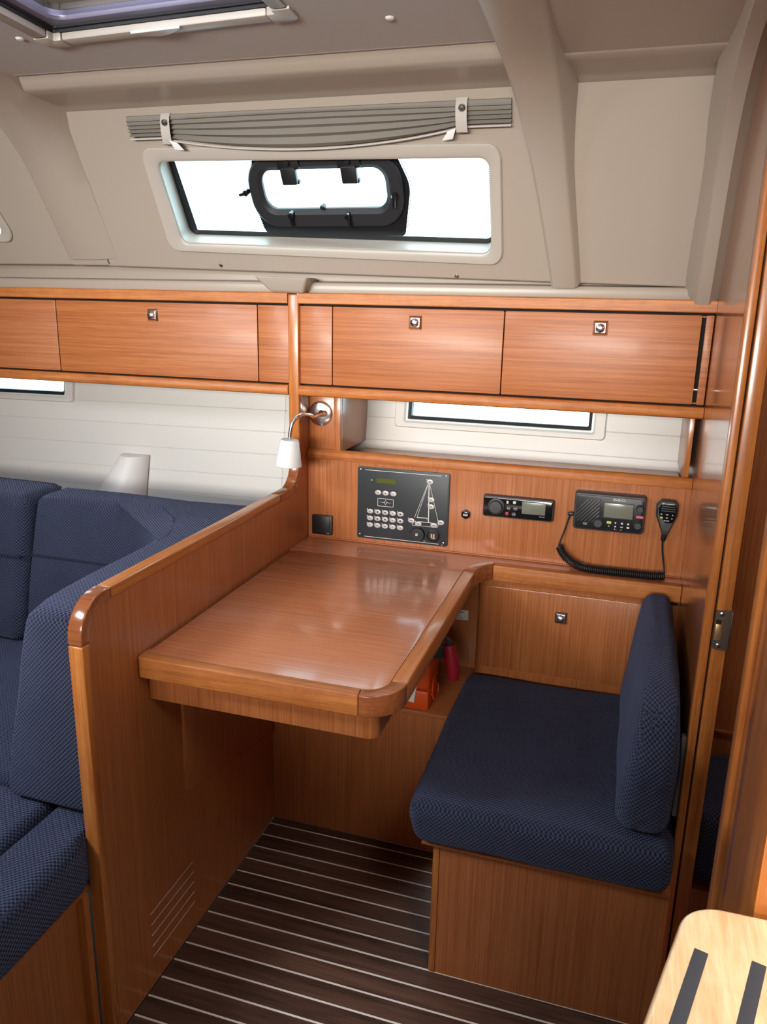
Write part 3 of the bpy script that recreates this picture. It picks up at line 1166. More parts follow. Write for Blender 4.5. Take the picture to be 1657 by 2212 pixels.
CR = 0.052
rail('frame_rail', CR + 0.001, 0.004, 0.545 - CR - 0.001, FW)
rail('frame_rail', 0.004, CR + 0.001, FW, 0.50)
rail('frame_rail', 0.545 - FW, CR + 0.001, 0.541, 0.50)
rail('frame_rail', CR + 0.001, 0.50, 0.545 - CR - 0.001, 0.526)
for su, u0 in ((0, 0), (1, 0.545)):
    bm = B()
    q = rpoly([(0, 0), (CR, 0), (CR, FW + 0.002), (FW + 0.002, FW + 0.002), (FW + 0.002, CR), (0, CR)], [0.018, 0, 0, 0.003, 0, 0], 5)
    if su:
        q = [(u0 - a, b_) for a, b_ in q]
    loft(bm, [HP(a, b_, -0.011) for a, b_ in q], [HP(a, b_, 0.03) for a, b_ in q])
    obj('corner_piece', bm, M['frame'], ha, 0.003)
# pull tab of the hatch blind
bm = B()
q = [(0.215 + 0.105 * i / 12, 0.036 - 0.022 * math.sin(PI * i / 12)) for i in range(13)] + [(0.32, 0.040), (0.215, 0.040)]
loft(bm, [HP(a, b_, -0.015) for a, b_ in q], [HP(a, b_, -0.0105) for a, b_ in q])
obj('pull_tab', bm, M['whitepl'], ha, 0.001)


def hloop(d, dz, r):
    return [HP(a, b_, dz) for a, b_ in rpoly([(FW + d, FW + d), (0.545 - FW - d, FW + d), (0.545 - FW - d, 0.50 - d), (FW + d, 0.50 - d)], r, 5)]


bm = B()
rings(bm, [hloop(-0.002, -0.004, 0.004), hloop(-0.001, 0.002, 0.004), hloop(0.003, 0.003, 0.004), hloop(0.003, 0.008, 0.006), hloop(0.007, 0.009, 0.008), hloop(0.007, 0.02, 0.01)])
obj('rubber_seal', bm, M['gasket'], ha)
bm = B()
rings(bm, [hloop(0.005, 0.012, 0.01), hloop(0.020, 0.015, 0.03), hloop(0.022, 0.020, 0.032), hloop(0.022, 0.030, 0.032)])
obj('lid_frame', bm, M['alu'], ha)
bm = B()
bm.faces.new([bm.verts.new(p) for p in hloop(0.019, 0.022, 0.032)])
obj('pane', bm, M['acrylic'], ha)
bm = B()
rings(bm, [hloop(-0.02, 0.012, 0.01), hloop(-0.02, 0.06, 0.01), hloop(0.02, 0.062, 0.02)])
obj('coaming', bm, M['frame'], ha)


# ================================================================== FURNITURE
# ---- partition between sofa and chart table
pt = thing('partition', 'mahogany partition with rounded front corner rising into a post, between sofa and chart table', 'partition', (-0.845, 1.5, 0))
X0, X1 = -0.859, PX
front = arc(1.077, 0.837, 0.070, 180, 90, 8)         # (y,z) front upper corner
fil = arc(1.861, 0.974, 0.064, -90, 0, 8)            # fillet into the post
body = [(1.012, 0.0), (1.012, 0.83)] + [(y + 0.004, z - 0.004) for y, z in front] + [(y, z - 0.006) for y, z in fil] + [(1.930, 1.40), (2.26, 1.40), (2.26, 0.0)]
pr('panel', M['wood_z'], pt, body, 'x', X0 + 0.003, X1)


def band(name, path, thick, mat, bev=0.005):
    """solid edging following a (y,z) path; thickness on its inner side"""
    inner = []
    for i, p in enumerate(path):
        a, b_ = Vector(path[max(0, i - 1)]), Vector(path[min(len(path) - 1, i + 1)])
        t = (b_ - a).normalized()
        inner.append((p[0] + t.y * thick, p[1] - t.x * thick))
    return pr(name, mat, pt, path + inner[::-1], 'x', X0, X1 + 0.0025, min(bev, 0.0032), seg=3)


band('edging', [(1.007, 0.0), (1.007, 0.4), (1.007, 0.8275)], 0.020, M['trim_z'], 0.004)
band('corner_piece', [(1.007, 0.8285)] + front + [(1.092, 0.907)], 0.022, M['cap'], 0.006)
band('edging', [(1.093, 0.907), (1.4, 0.9085), (1.80, 0.910)], 0.022, M['trim_y'], 0.006)
band('corner_piece', [(1.801, 0.910)] + fil + [(1.925, 1.012)], 0.022, M['cap'], 0.006)
band('post', [(1.925, 1.013), (1.925, 1.2), (1.925, 1.4085)], 0.030, M['trim_z'], 0.004)
for k in range(5):
    z0 = 0.1735 - k * 0.0265
    bm = B()
    for (ya, yb) in ((1.145, 1.312),):
        dz = 0.0
        prism(bm, rpoly([(ya, z0 - 0.0008), (yb, z0 - 0.0008 + dz), (yb, z0 + 0.0008 + dz), (ya, z0 + 0.0008)], 0.0007, 3), 'x', X1 - 0.001, X1 + 0.0006)
    obj('vent_slot', bm, M['inlay'], pt)
pr('side_lining', M['wood_z'], pt, [(1.295, 0.365), (1.729, 0.270), (1.729, 0.700), (1.295, 0.700)], 'x', X1, X1 + 0.008, 0.0015)

# ---- chart table
TZ = 0.744
ct = thing('chart_table', 'mahogany chart table with rounded front corner and solid raised edging', 'table', (-0.57, 1.5, 0.70))
xl = PX + 0.006
inn = arc(-0.3945, 1.2190, 0.0405, -90, 0, 7)          # inner line of the corner edging
pr('table_top', M['table'], ct, [(xl, 1.1790)] + [(x - 0.0004, y + 0.0004) for x, y in inn] + [(-0.354, 1.8605), (xl, 1.8605)], 'z', TZ - 0.038, TZ, 0.0010)
# front edging, corner and side edging
pr('front_edging', M['trim_x'], ct, [(PX + 0.0008, 1.166), (PX + 0.0008, 1.197), (xl - 0.0004, 1.197), (xl - 0.0002, 1.1784), (-0.3952, 1.1784), (-0.3922, 1.1530), (PX + 0.008, 1.1530), (PX + 0.003, 1.157)], 'z', TZ - 0.040, TZ + 0.0012, 0.0028, seg=3)
cor = [(-0.3915, 1.1530)] + arc(-0.391, 1.2205, 0.0675, -90, 0, 9)[1:] + [(-0.3235, 1.2235), (-0.3540, 1.2235)] + inn[::-1]
pr('corner_edging', M['cap'], ct, cor, 'z', TZ - 0.040, TZ + 0.0012, 0.0025, seg=3)
pr('side_edging', M['trim_y'], ct, [(-0.3535, 1.2245), (-0.3235, 1.2245), (-0.3235, 1.838), (-0.3535, 1.857)], 'z', TZ - 0.040, TZ + 0.0015, 0.0028, seg=3)
bx('gap', M['dark_gap'], ct, PX + 0.0002, xl, 1.225, 1.86, TZ - 0.03, TZ - 0.004)
ap = rpoly([(PX + 0.001, 1.190), (-0.368, 1.190), (-0.368, 1.93), (PX + 0.001, 1.93)], [0, 0.022, 0, 0], 6)
pr('apron', M['wood_z'], ct, ap, 'z', 0.641, TZ - 0.0405, 0.001)

# ---- counter behind the table
cn = thing('counter', 'narrow mahogany counter along the instrument panel, edged with lighter solid wood', 'counter', (-0.1, 1.95, 0.70))
pr('counter_top', M['table'], cn, [(PX + 0.001, 1.8620), (-0.3545, 1.8620), (-0.345, 1.90), (-0.322, 1.932), (-0.29, 1.944), (BK - 0.0003, 1.944), (BK - 0.0003, 1.988), (PX + 0.001, 1.988)], 'z', TZ - 0.038, TZ)
co = [(-0.3535, 1.8580), (-0.3235, 1.8390)] + [(-0.3205, 1.868), (-0.3140, 1.890), (-0.3040, 1.906), (-0.2895, 1.9175)] + [(-0.2895, 1.9455), (-0.307, 1.9425), (-0.325, 1.931), (-0.341, 1.908), (-0.350, 1.880)]
pr('corner_edging', M['cap'], cn, co, 'z', TZ - 0.040, TZ + 0.003, 0.004, seg=3)
pr('front_edging', M['trim_x'], cn, [(-0.2890, 1.9175), (BK - 0.0003, 1.9175), (BK - 0.0003, 1.9455), (-0.2890, 1.9455)], 'z', TZ - 0.040, TZ + 0.0015, 0.0028, seg=3)

# ---- instrument panel board, shelf with fiddle rail
ib = thing('instrument_board', 'vertical mahogany board behind the chart table that carries the electronics', 'panel', (-0.33, 2.0, 0.75))
bx('board', M['wood_z'], ib, PX + 0.001, BK - 0.0003, 1.990, 2.004, TZ + 0.0002, 0.972)
bx('corner_bead', M['wood_x'], ib, PX + 0.001, BK - 0.0003, 1.985, 1.990, TZ + 0.0002, TZ + 0.004, 0.002)
sh = thing('shelf', 'open mahogany shelf with rounded fiddle rail below the right lockers', 'shelf', (-0.33, 2.1, 0.97))
fp = [(1.983, 0.9725), (2.012, 0.9725), (2.012, 0.990)] + [(y, z) for y, z in arc(1.9975, 0.9845, 0.0145, 30, 180, 8)]
pr('fiddle_rail', M['trim_x'], sh, fp, 'x', PX + 0.001, BK - 0.0003, 0.0015)
bx('shelf_board', M['table'], sh, -0.751, 0.150, 2.012, hull_y(0, 0.963) - 0.001, 0.950, 0.963)
bx('cheek', M['wood_z'], sh, -0.757, -0.750, 2.000, 2.262, 0.985, 1.150, 0.002)
bx('cheek', M['wood_z'], sh, 0.146, 0.158, 2.005, 2.262, 0.985, 1.150, 0.002)
bx('cheek_edging', M['trim_z'], sh, 0.1465, 0.158, 1.998, 2.0045, 0.999, 1.150, 0.001)
bx('column_panel', M['wood_z'], sh, PX + 0.001, -0.7585, 2.000, 2.014, 0.995, 1.1505, 0.001)
bx('column_edging', M['wood_z'], sh, -0.758, -0.7375, 1.994, 2.014, 0.995, 1.1505, 0.002)

# ---- overhead lockers
LY = 1.936


def latch(parent, x, z, y, mat, s=0.036):
    """square chrome pyramid plate with a round push button"""
    bm = B()
    loft(bm, [(px, y + 0.001, pz) for px, pz in rrect(x, z, s, s, 0.003, 3)], [(px, y - 0.006, pz) for px, pz in rrect(x, z, s * 0.66, s * 0.66, 0.002, 3)])
    o = obj('latch_plate', bm, mat, parent, 0.0008)
    bm = B()
    lathe(bm, [(s * 0.30, -0.004), (s * 0.30, 0.007), (s * 0.27, 0.0095), (s * 0.18, 0.0115), (s * 0.05, 0.0122)], (x, y - 0.003, z), (0, -1, 0), 22)
    obj('push_button', bm, mat, parent)
    return o


def locker(name, label, cat, x0, x1, doors, fillers, latches, gaps=()):
    t = thing(name, label, cat, ((x0 + x1) / 2, 2.0, 1.15))
    bx('carcass', M['dark_gap'], t, x0 + 0.001, x1 - 0.001, LY + 0.019, 2.17, 1.160, 1.398)
    tp = [(1.927, 1.3855), (1.925, 1.3875), (1.925, 1.410), (1.927, 1.4125), (1.990, 1.4125), (1.990, 1.3855)]
    pr('top_rail', M['trim_x'], t, tp, 'x', x0, x1)
    bt = [(1.925, 1.1765), (1.990, 1.1765), (1.990, 1.150)] + [(1.930, 1.150)] + [(1.921 + 0.003 * (1 - math.sin(PI * i / 6)), 1.152 + 0.023 * i / 6) for i in range(7)]
    pr('bottom_rail', M['trim_x'], t, bt, 'x', x0, x1, 0.0015)
    for k, (a, b_) in enumerate(doors):
        d = pr('door', M['wood_x'], t, rrect((a + b_) / 2, 1.2805, b_ - a, 0.1985, 0.003, 3), 'y', LY, LY + 0.016, 0.0012)
        if latches[k] is not None:
            latch(d, latches[k], 1.346, LY, M['chrome'])
    for a, b_ in fillers:
        pr('filler_panel', M['wood_x'], t, rrect((a + b_) / 2, 1.2805, b_ - a, 0.1985, 0.002, 3), 'y', LY, LY + 0.016, 0.001)
    return t


lr = locker('overhead_locker', 'overhead mahogany locker above the shelf and electronics, two doors with chrome latches', 'locker', PX + 0.001, BK - 0.00035,
            [(-0.7385, -0.3010), (-0.2985, 0.1415)], [(PX + 0.002, -0.7410), (0.1505, BK - 0.002)], [-0.520, -0.076])
for z in (1.215, 1.184, 1.3765):
    bx('hinge_pin', M['chrome'] if z == 1.215 else M['trim_x'], lr, 0.1405, 0.152, LY + 0.006, LY + 0.013, z - 0.0012, z + 0.0012)
locker('overhead_locker', 'overhead mahogany locker above the sofa, to the left of the post', 'locker', -2.60, X0 - 0.001,
       [(-2.20, -1.5855), (-1.5825, -0.9520)], [(-0.9490, X0 - 0.002), (-2.6, -2.203)], [-1.89, -1.267])

# ---- locker below the counter, niche under the table
ul = thing('under_counter_locker', 'mahogany locker front below the counter with one grey-chrome latch, behind the blue seat', 'locker', (-0.08, 1.94, 0.33))
bodyp = rpoly([(-0.332, 1.946), (BK - 0.0003, 1.946), (BK - 0.0003, 2.10), (-0.332, 2.10)], [0.03, 0, 0, 0], 6)
pr('carcass', M['wood_z'], ul, bodyp, 'z', 0.30, 0.7035)
bx('corner_filler', M['dark_gap'], ul, 0.110, 0.166, 1.936, 1.9455, 0.690, 0.7035)
dd = pr('door', M['wood_z'], ul, rrect(-0.082, 0.564, 0.462, 0.232, 0.008, 4), 'y', 1.9425, 1.950, 0.0015)
bm = B()
rings(bm, [[(x, 1.9462, z) for x, z in rrect(-0.082, 0.564, 0.4665, 0.2365, 0.010, 4)], [(x, 1.9448, z) for x, z in rrect(-0.082, 0.564, 0.4655, 0.2355, 0.010, 4)], [(x, 1.9448, z) for x, z in rrect(-0.082, 0.564, 0.463, 0.233, 0.009, 4)]])
obj('door_edging', bm, M['trim_x'], ul)
latch(dd, -0.110, 0.616, 1.9425, M['chrome_d'], 0.034)
lg = thing('ledge_bench', 'dark mahogany boxed bench under the chart table that carries the orange case', 'bench', (-0.58, 1.75, 0))
bx('front_board', M['wood_z'], lg, PX + 0.0005, -0.3455, 1.7305, 1.744, 0.0, 0.390)
pr('ledge_board', M['wood_x'], lg, [(PX + 0.0005, 1.730), (-0.350, 1.730), (-0.350, 1.9415), (-0.3335, 1.9415), (-0.3335, 2.034), (PX + 0.0005, 2.034)], 'z', 0.390, 0.4010, 0.0015)
bx('back_board', M['wood_z'], lg, PX + 0.0005, -0.3335, 2.020, 2.032, 0.4012, 0.7035)
sk = pr('notice_sticker', M['paper'], None, [(-0.428, 0.539), (-0.365, 0.542), (-0.3655, 0.571), (-0.4285, 0.568)], 'y', 2.0190, 2.0200)
tag(sk, 'white printed notice stuck to the back of the dark niche under the chart table', 'sticker')
for k, (a, b_) in enumerate(((-0.420, -0.378), (-0.414, -0.384), (-0.418, -0.386), (-0.412, -0.380))):
    z = 0.564 - k * 0.006
    bx('print_line', M['ink'], sk, a, b_, 2.0186, 2.0190, z - (0.0012 if k == 0 else 0.0007), z + (0.0012 if k == 0 else 0.0007))
# orange case
oc = thing('case', 'orange plastic case with a white label on the ledge under the chart table', 'case', (-0.50, 1.80, 0.408))
bx('case_body', M['orange'], oc, -0.630, -0.404, 1.736, 1.836, 0.4013, 0.455, 0.006)
bx('case_lid', M['orange'], oc, -0.632, -0.402, 1.734, 1.838, 0.457, 0.526, 0.010, seg=3)
bx('hasp', M['orange'], oc, -0.404, -0.398, 1.763, 1.803, 0.433, 0.479, 0.003)
bm = B()
tube(bm, smooth_path([(-0.403, 1.756, 0.443), (-0.398, 1.760, 0.435), (-0.397, 1.772, 0.420), (-0.397, 1.804, 0.420), (-0.398, 1.816, 0.435), (-0.403, 1.820, 0.443)], 6), 0.0028, 8)
obj('carry_handle', bm, M['orange'], oc)
bm = B()
prism(bm, [(-0.456, 0.424), (-0.4405, 0.4225), (-0.4345, 0.466), (-0.440, 0.473), (-0.447, 0.464)], 'y', 1.7325, 1.7342)
obj('label', bm, M['paper'], oc)
# dark tool with a red drooping grip
to = thing('hand_tool', 'dark tool with a drooping red rubber grip, lying on the orange case', 'tool', (-0.385, 1.80, 0.535))
bm = B()
lathe(bm, [(0.008, 0), (0.022, 0.004), (0.026, 0.018), (0.024, 0.036), (0.014, 0.046), (0.004, 0.049)], (-0.404, 1.80, 0.5265), (0.15, 0, 1), 18)
obj('head', bm, M['dgrey'], to)
bm = B()
tube(bm, smooth_path([(-0.398, 1.80, 0.572), (-0.384, 1.795, 0.584), (-0.371, 1.79, 0.580), (-0.366, 1.79, 0.566)], 6), 0.007, 8)
obj('neck', bm, M['dgrey'], to)
bm = B()
tube(bm, smooth_path([(-0.368, 1.79, 0.568), (-0.364, 1.79, 0.545), (-0.358, 1.79, 0.515), (-0.354, 1.79, 0.485), (-0.353, 1.79, 0.472)], 8), lambda u: 0.0105 + 0.007 * math.sin(PI * min(1, u * 0.9 + 0.08)) - (0.006 if u > 0.97 else 0), 14)
obj('grip', bm, M['redrub'], to)

# ---- helmsman's seat
sb = thing('navigator_bench', 'mahogany box bench under the flat blue navigator cushion, with a solid corner strip', 'bench', (-0.06, 1.64, 0))
bx('front_panel', M['wood_z'], sb, -0.2795, BK - 0.003, 1.3600, 1.376, 0.0, 0.325)
pr('corner_strip', M['trim_z'], sb, rpoly([(-0.295, 1.3585), (-0.2805, 1.3585), (-0.2805, 1.376), (-0.295, 1.376)], [0.006, 0.0005, 0, 0], 4), 'z', 0.0, 0.325)
bx('side_panel', M['wood_z'], sb, -0.2945, -0.278, 1.3765, 1.728, 0.0, 0.325)
bx('seat_board', M['wood_y'], sb, -0.316, BK - 0.003, 1.3450, 1.930, 0.3255, 0.3315, 0.001)
bm = B()


def seat_warp(p):
    # the left border is pared away below, the top dips a little in the middle
    u = (p.x + 0.342) / 0.06
    if u < 1 and p.z < 0.39:
        p.x += (1 - max(0, u)) * (0.39 - p.z) * 0.30
    return p


rbox(bm, (-0.343, 1.322, 0.3395), (BK - 0.0065, 1.938, 0.4335), 0.026, 22, 0.004, seat_warp, 3.0, 0.003)
sc_ = obj('seat_cushion', bm, M['navy'], None, uv=True, sharp=180)
tag(sc_, 'navy blue woven cushion lying flat on the navigator seat base', 'cushion')
bm = B()
tube(bm, [(-0.3425 + 0.0005 * i, 1.3375 - 0.0008 * i, 0.4215 + 0.0002 * i) for i in range(8)], 0.0009, 6)
bm.free()
bm = B()


def back_warp(p):
    # p in a straight slab x .05-.155, y 1.345-1.905, z .438-.735
    h = (p.z - 0.438) / 0.297
    s = (p.y - 1.345) / 0.56
    u = (p.x - 0.048) / 0.105          # 0 seat side, 1 wall side
    t = 0.098 - 0.033 * max(0, h) ** 1.6
    xr = 0.148 + 0.006 * math.sin(PI * min(1, max(0, h))) - 0.002 * h
    x = xr - (1 - u) * t
    # upper front corner is cut back in a long curve
    cut = max(0.0, h - 0.35) / 0.65
    y = p.y + (1 - s) ** 2 * cut ** 2 * 0.10
    z = p.z - (1 - s) ** 3 * max(0, h - 0.5) * 0.06
    # slanting creases on the end face
    if s < 0.12:
        y += 0.0022 * math.sin((p.z * 1.0 - x * 1.2) * 150) * (1 - s / 0.12) * (0.5 + 0.5 * noise.noise(Vector((x * 20, p.z * 12, 1))))
    return Vector((x, y, z))


rbox(bm, (0.048, 1.345, 0.4415), (0.153, 1.905, 0.735), 0.034, 26, 0.004, back_warp, 8.0, 0.003)
bc = obj('backrest_cushion', bm, M['navy'], None, uv=True, sharp=180)
tag(bc, 'navy blue woven backrest cushion standing on the navigator seat against the bulkhead', 'cushion')
bk_ = bx('backrest_bracket', M['plate_w'], None, 0.1600, 0.1685, 1.445, 1.460, 0.4345, 0.610, 0.002)
tag(bk_, 'grey bracket wedged between the backrest cushion and the bulkhead', 'bracket')

# ---- sofa
sf = thing('sofa_base', 'mahogany sofa base at the lower left, beside the partition', 'sofa base', (-1.0, 1.0, 0))
bx('side_panel', M['wood_z'], sf, -0.890, -0.876, 0.30, 1.004, 0.0, 0.335)
bx('front_board', M['wood_x'], sf, -2.5, -0.891, 0.30, 0.314, 0.0, 0.335)
bx('seat_board', M['wood_x'], sf, -2.5, -0.864, 0.30, 1.70, 0.3355, 0.345)
bx('corner_batten', M['trim_z'], sf, -0.8765, -0.8593, 0.988, 1.004, 0.0, 0.335, 0.002)


def cushion(name, label, lo, hi, r=0.028, puff=0.006, warp=None, seed=0.0, group=None, cuts=16):
    bm = B()
    rbox(bm, lo, hi, r, cuts, puff, warp, seed, 0.003)
    o = obj(name, bm, M['navy'], None, uv=True, sharp=180)
    return tag(o, label, 'cushion', group)


cushion('seat_cushion', 'narrow navy blue seat cushion at the end of the sofa, against the partition edge', (-0.966, 0.33, 0.3535), (-0.846, 1.085, 0.463), 0.022, 0.003, lambda p: Vector((min(p.x, -0.8625) if p.y > 1.0035 else p.x, p.y, p.z)), 1.0, cuts=24)
cushion('seat_cushion', 'navy blue sofa seat cushion at the lower left edge, left of the narrow end cushion', (-2.30, 0.33, 0.3535), (-0.977, 1.085, 0.462), 0.02, 0.004, None, 2.0)
cushion('seat_cushion', 'navy blue sofa seat cushion in the corner below the curved backrest', (-2.30, 1.0965, 0.3535), (-0.8665, 1.70, 0.460), 0.02, 0.004, None, 4.0)


def lean(p):
    p.y += (p.z - 0.47) * 0.20 * (1 if p.y < 1.76 else 0.3)
    return p


ca = cushion('backrest_cushion', 'navy blue sofa backrest cushion at the left edge, beside the lower portlight', (-2.20, 1.605, 0.469), (-1.528, 1.785, 0.868), 0.032, 0.004, lean, 5.0)
# corner backrest: back and side in one, with a concave inner corner
yA, yB = 1.018, 1.835


def corner_loop(z):
    """plan outline of the corner backrest at height z (inner line read off at the top, moved in towards the seat lower down)"""
    h = (z - 0.467) / 0.40
    k = (1 - h) * 0.10
    kx, ky = k * 0.95, k
    front = [(-1.5155, 1.722), (-1.44, 1.7222), (-1.37, 1.7222), (-1.30, 1.722), (-1.254, 1.721), (-1.215, 1.7175), (-1.180, 1.709), (-1.148, 1.694), (-1.115, 1.671), (-1.086, 1.643),
             (-1.062, 1.612), (-1.040, 1.578), (-1.022, 1.543), (-1.009, 1.508), (-1.001, 1.465), (-0.998, 1.42), (-0.998, 1.36), (-0.998, 1.30), (-0.997, 1.23), (-0.992, 1.16), (-0.983, 1.10)]
    n = len(front)
    L_ = [(-1.5155, yB)]
    for i, (x, y) in enumerate(front):
        w_ = min(1, max(0, (i - 4) / 10))
        L_.append((x - kx * w_ if i else x, y - ky * (1 - w_)))
    y0 = yA + 0.018
    xs = -0.972 - kx
    L_ += [(xs, 1.062), (xs + 0.004, y0 + 0.012), (xs + 0.016, y0), (-0.92, y0 - 0.002), (-0.8615, y0 - 0.002)]
    L_ += [(-0.8615, y0 + (yB - y0) * i / 10) for i in range(1, 10)]
    L_ += [(-0.8615, yB), (-1.1, yB), (-1.3, yB)]
    return L_


def inset3(lp, d):
    q = [(p[0], p[1]) for p in lp]
    n = len(q)
    out = []
    for i in range(n):
        a, p, b_ = Vector(q[i - 1]), Vector(q[i]), Vector(q[(i + 1) % n])
        t1, t2 = (p - a).normalized(), (b_ - p).normalized()
        n1, n2 = Vector((-t1.y, t1.x)), Vector((-t2.y, t2.x))
        m = n1 + n2
        if m.length < 1e-6:
            m = n1
        m = m / max(0.3, m.dot(n1)) if m.length else n1
        out.append((p.x + m.x * d, p.y + m.y * d))
    return out


bm = B()
lv = []
R_ = 0.026
ZB, ZT = 0.4675, 0.867
for k in range(5):
    a = PI / 2 * k / 4
    lv.append((ZB + R_ * (1 - math.sin(a)) if False else ZB + R_ * (1 - math.cos(PI / 2 * k / 4)), R_ * (1 - math.sin(a))))
lv += [(ZB + R_ + (ZT - ZB - 2 * R_) * k / 10, 0.0) for k in range(1, 10)]
for k in range(5):
    a = PI / 2 * k / 4
    lv.append((ZT - R_ + R_ * math.sin(a), R_ * (1 - math.cos(a))))
loops = []
for z, ins in lv:
    lp = inset3(corner_loop(z), ins)
    puff = 0.004 * math.sin(PI * (z - ZB) / (ZT - ZB))
    lp = inset3(lp, -puff)
    seamd = 0.006 * math.exp(-((z - 0.700) / 0.006) ** 2)
    out = []
    for (x, y) in lp:
        d = 0.004 * noise.noise(Vector((x * 8, y * 8, z * 8)))
        if z > 0.80:   # gathered folds round the inside corner
            d += 0.003 * math.sin((x - y) * 160) * max(0, 1 - math.hypot(x + 1.03, y - 1.68) / 0.22)
        out.append((x + d * 0.6, y + d, z + (d if z > 0.85 else 0)))
    loops.append(out)
vs = [[bm.verts.new(p) for p in lp] for lp in loops]
n = len(vs[0])
for a, b_ in zip(vs, vs[1:]):
    for i in range(n):
        j = (i + 1) % n
        bm.faces.new((a[i], a[j], b_[j], b_[i]))
bm.faces.new(vs[0][::-1])
bm.faces.new(vs[-1])
bmesh.ops.triangulate(bm, faces=[f for f in bm.faces if len(f.verts) > 4])
cb = obj('backrest_cushion', bm, M['navy'], None, uv=True, sharp=60)
tag(cb, 'navy blue corner backrest cushion curving from the hull side along the partition', 'cushion')
# stitched welt across the two backrests
bm = B()
lp = inset3(corner_loop(0.705), -0.006)
tube(bm, [(x, y, 0.705) for x, y in lp[1:23]], 0.0032, 8)
obj('stitched_welt', bm, M['seam'], cb)
bm = B()
tube(bm, [(-2.19 + 0.66 * i / 12, 1.646 - 0.0075 * math.sin(PI * i / 12), 0.705) for i in range(13)], 0.0034, 8)
obj('stitched_welt', bm, M['seam'], ca)
# berth cushion in the aft cabin
cushion('berth_cushion', 'dark blue berth cushion of the aft cabin, seen through the doorway', (0.216, 1.475, 0.2605), (0.98, 1.740, 0.430), 0.03, 0.006, lambda p: Vector((p.x, p.y, p.z + 0.02 * max(0, (1.70 - p.y)) * 0)), 6.0)

bb = thing('berth_bench', 'dark mahogany berth bench of the aft cabin, low behind the doorway', 'bench', (0.6, 1.6, 0))
bx('front_board', M['wood_z'], bb, 0.2105, 0.99, 1.485, 1.50, 0, 0.25)
bx('top_board', M['wood_x'], bb, 0.2105, 0.99, 1.5005, 1.745, 0.235, 0.25)

# ---- wall lamp behind the sofa back
lm = thing('wall_lamp', 'pale opal lamp shade standing out from the white hull lining behind the sofa', 'lamp', (-1.52, 2.17, 0.80))
bm = B()
N_ = 14
lo_, hi_ = [], []
for k in range(N_ + 1):
    a = PI * k / N_
    lo_.append((-1.590 - 0.103 * math.cos(a), hull_y(-1.56, 0.70) - 0.002 - 0.095 * math.sin(a), 0.70))
    hi_.append((-1.527 - 0.050 * math.cos(a), hull_y(-1.5, 0.893) - 0.002 - 0.060 * math.sin(a), 0.893))
loft(bm, lo_, hi_)
obj('shade', bm, M['shade'], lm, 0.002)
bx('bracket', M['whitepl'], lm, -1.60, -1.53, hull_y(-1.56, 0.69) - 0.05, hull_y(-1.56, 0.69) - 0.001, 0.68, 0.699, 0.002)

# ---- reading lamp
rl = thing('reading_lamp', 'chrome gooseneck reading lamp with white shade beside the post', 'lamp', (-0.797, 2.0, 1.096))
bm = B()
lathe(bm, [(0.033, 0.0), (0.034, 0.003), (0.033, 0.007), (0.028, 0.0095), (0.012, 0.011), (0.004, 0.0112)], (-0.797, 2.0, 1.096), (0, -1, 0), 32)
obj('base_plate', bm, M['chrome'], rl)
bm = B()
lathe(bm, [(0.009, 0.0), (0.009, 0.016), (0.006, 0.02)], (-0.782, 1.990, 1.098), (-0.35, -1, 0.1), 14)
obj('swivel', bm, M['chrome'], rl)
neck = smooth_path([(-0.784, 1.978, 1.099), (-0.788, 1.955, 1.098), (-0.790, 1.925, 1.098), (-0.789, 1.892, 1.108), (-0.796, 1.866, 1.111), (-0.807, 1.846, 1.100), (-0.814, 1.838, 1.080), (-0.817, 1.836, 1.055), (-0.818, 1.836, 1.040)], 10)
bm = B()
tube(bm, neck, lambda u: 0.0052 + 0.0006 * math.sin(u * 260), 12)
obj('gooseneck', bm, M['chrome'], rl, sharp=60)
bm = B()
ax = Vector((0.07, 0.0, 1)).normalized()
top = Vector((-0.818, 1.836, 1.049))
lathe(bm, [(0.007, 0.0), (0.022, -0.001), (0.0245, -0.004), (0.0355, -0.068), (0.0345, -0.069), (0.0335, -0.067), (0.022, -0.006), (0.006, -0.005)], top, ax, 32)
obj('shade', bm, M['whitepl'], rl)
bm = B()
lathe(bm, [(0.012, -0.010), (0.016, -0.050), (0.010, -0.060), (0.003, -0.062)], top, ax, 16)
obj('bulb', bm, M['shade'], rl)

# ---- companionway step
st = thing('companionway_step', 'pale plywood companionway step with black anti-slip strips at the lower right', 'step', (0.25, 0.6, 0))
SZ = 0.85
tr = rpoly([(-0.007, 0.30), (0.62, 0.30), (0.62, 0.700), (0.1005, 0.692)], [0.02, 0.02, 0.02, 0.042], 10)
pr('tread', M['step'], st, tr, 'z', SZ - 0.028, SZ, 0.006, seg=3)
s0 = None
for k in range(9):
    dx = k * 0.047
    a, b_ = Vector((0.109, 0.630)), Vector((0.061, 0.46))
    if k == 0:
        t_ = (b_ - a).normalized()
        nn = Vector((-t_.y, t_.x)) * 0.0058
        q = [tuple(a - nn), tuple(a + nn), tuple(b_ + nn), tuple(b_ - nn)]
        s0 = pr('anti_slip_strip', M['strip'], st, q, 'z', SZ - 0.001, SZ + 0.0012, 0.0005)
    else:
        piece(s0, 'anti_slip_strip', st, (dx, 0.0012 * k, 0))
bx('box_front', M['trim_z'], st, 0.215, 0.60, 0.645, 0.660, 0.0, SZ - 0.0285, 0.003)  # unseen box carries the tread; closed in to block light to the floor
bx('box_side', M['trim_z'], st, 0.215, 0.230, 0.31, 0.6445, 0.0, SZ - 0.0285, 0.003)
bx('box_side', M['trim_z'], st, 0.585, 0.600, 0.31, 0.6445, 0.0, SZ - 0.0285, 0.003)


